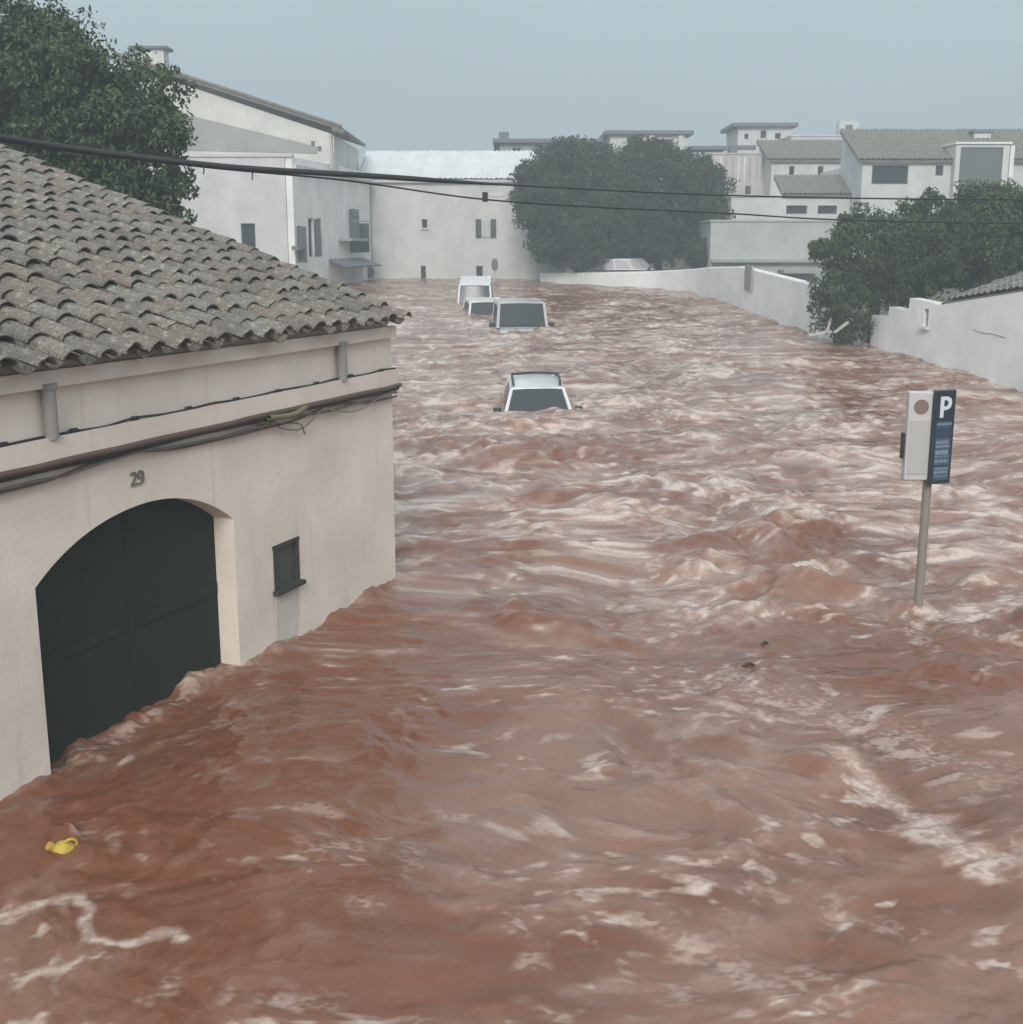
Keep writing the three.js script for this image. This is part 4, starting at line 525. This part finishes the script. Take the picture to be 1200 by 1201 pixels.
// ---------------------------------------------------------------- wires across the street
{
  const w1 = [[-160, 132, 13], [45, 168, 14], [250, 194, 14.8], [430, 206, 15.5], [600, 217, 16.2], [850, 229, 17.2], [1195, 234, 18.6], [1420, 230, 19.6]].map(p => at(...p));
  solo('street_cable', 'thick black bundled cable slung across the street above the roofs', 'cable', tube(w1, t => mix(0.034, 0.011, ss(0.45, 0.6, t)), 8, 120), M.cable);
  const w2 = [[-160, 136, 13.1], [45, 172, 14.1], [250, 197, 14.9], [400, 211, 15.5], [560, 233, 16.1], [700, 243, 16.7], [850, 250, 17.3], [965, 257, 17.8], [1195, 262, 18.7], [1420, 262, 19.7]].map(p => at(...p));
  solo('street_cable', 'thin black cable sagging below the thick bundled one across the street', 'cable', tube(w2, 0.011, 7, 120), M.cable);
  const b = at(569, 231, 16.15), j = thing('cable_joint', 'small joint box clamped on the thin cable before the white house', 'joint box', [b.x, b.y, b.z]); part('box', new RoundedBoxGeometry(0.07, 0.12, 0.06, 2, 0.01), M.cable, j); part('tag', new RoundedBoxGeometry(0.2, 0.05, 0.03, 2, 0.008).translate(0.14, 0.025, 0), M.signGrey, j);
  const tie = [[238, 192, 14.7], [295, 199, 15]]; for (const q of tie) { const p = at(...q); solo('cable_tie', q[0] < 250 ? 'short tail of wire hanging from the thick cable beside the shade tree' : 'short tail of wire hanging from the thick cable before the white street house', 'wire', tube([p, V(p.x + 0.01, p.y - 0.06, p.z), V(p.x, p.y - 0.12, p.z)], 0.008, 6, 6), M.cable, 'wire tails on the bundled cable'); }
}

// ---------------------------------------------------------------- things adrift
{
  const r = rng(31);
  const branch = (label, x, z, len, rad, yaw, lift = 0) => { const y = surface(x, z) + lift, g = thing('drifting_branch', label, 'branch', [x, y, -z], yaw); part('stem', tube([V(-len / 2, -0.05, 0), V(-len * 0.15, rad * 0.5, len * 0.1), V(len * 0.2, rad * 0.2, -len * 0.06), V(len / 2, -0.05, 0.05)], t => rad * (1.1 - 0.6 * t), 8, 14), M.wood, g); part('twig', tube([V(0, rad * 0.4, 0), V(len * 0.16, rad * 0.8, len * 0.16), V(len * 0.3, -0.02, len * 0.3)], t => rad * 0.45 * (1.2 - t), 6, 8), M.wood, g); };
  branch('dark branch floating in mid stream below the swollen wave crest', 2.63, 12.85, 0.2, 0.022, 0.2, 0.01);
  branch('short dark snag poking out of the water just upstream of the floating branch', 2.95, 13.6, 0.14, 0.018, 0.6, 0.01);
  const y = surface(-3.47, 8.72), j = thing('yellow_jug', 'yellow plastic jug bobbing in the brown water by the arched door', 'jug', [-3.47, y - 0.05, -8.72], 0.5); j.rotation.z = 0.75; j.rotation.x = 0.25;
  const prof = [[0, -0.11], [0.07, -0.11], [0.085, -0.09], [0.085, 0.05], [0.07, 0.085], [0.03, 0.11], [0.028, 0.14], [0, 0.14]].map(p => new THREE.Vector2(...p)); part('body', new THREE.LatheGeometry(prof, 24), M.yellow, j); part('cap', new THREE.CylinderGeometry(0.033, 0.033, 0.035, 16).translate(0, 0.15, 0), std([0.5, 0.3, 0.05], 0.5), j); part('handle', new THREE.TorusGeometry(0.05, 0.012, 8, 16, Math.PI).rotateZ(-Math.PI / 2).translate(0.075, 0.02, 0), M.yellow, j);
  // pale broken wood caught under the tree
  const plankLook = ['long pale plank lying lowest in the heap caught under the hanging branches', 'short pale plank end upright in the heap caught under the hanging branches', 'pale split board leaning on the tree foot above the long plank', 'small pale chip of board beside the white wall end under the branches'];
  [[962, 391, 0.75, 0.12, 0.3], [973, 382, 0.4, 1.15, 0.8], [987, 384, 0.55, 0.55, 0.4], [955, 386, 0.28, -0.4, 1.2]].forEach(([px, py, l, tilt, yaw], i) => { const p = at(px, py, 37.5); solo('broken_plank', plankLook[i], 'plank', (() => { const g = poly([[-l / 2, -0.04], [l / 2, -0.05], [l / 2 + 0.05, 0.01], [l / 2 - 0.02, 0.05], [-l / 2 - 0.03, 0.04]], 0.035); g.rotateZ(tilt); g.rotateY(yaw); g.translate(p.x, p.y, p.z); return g; })(), M.paleWood, 'pale planks caught under the tree'); });
}

scene.fog = new THREE.FogExp2(new THREE.Color().setRGB(0.62, 0.67, 0.7), HAZE);
renderer.render(scene, camera);
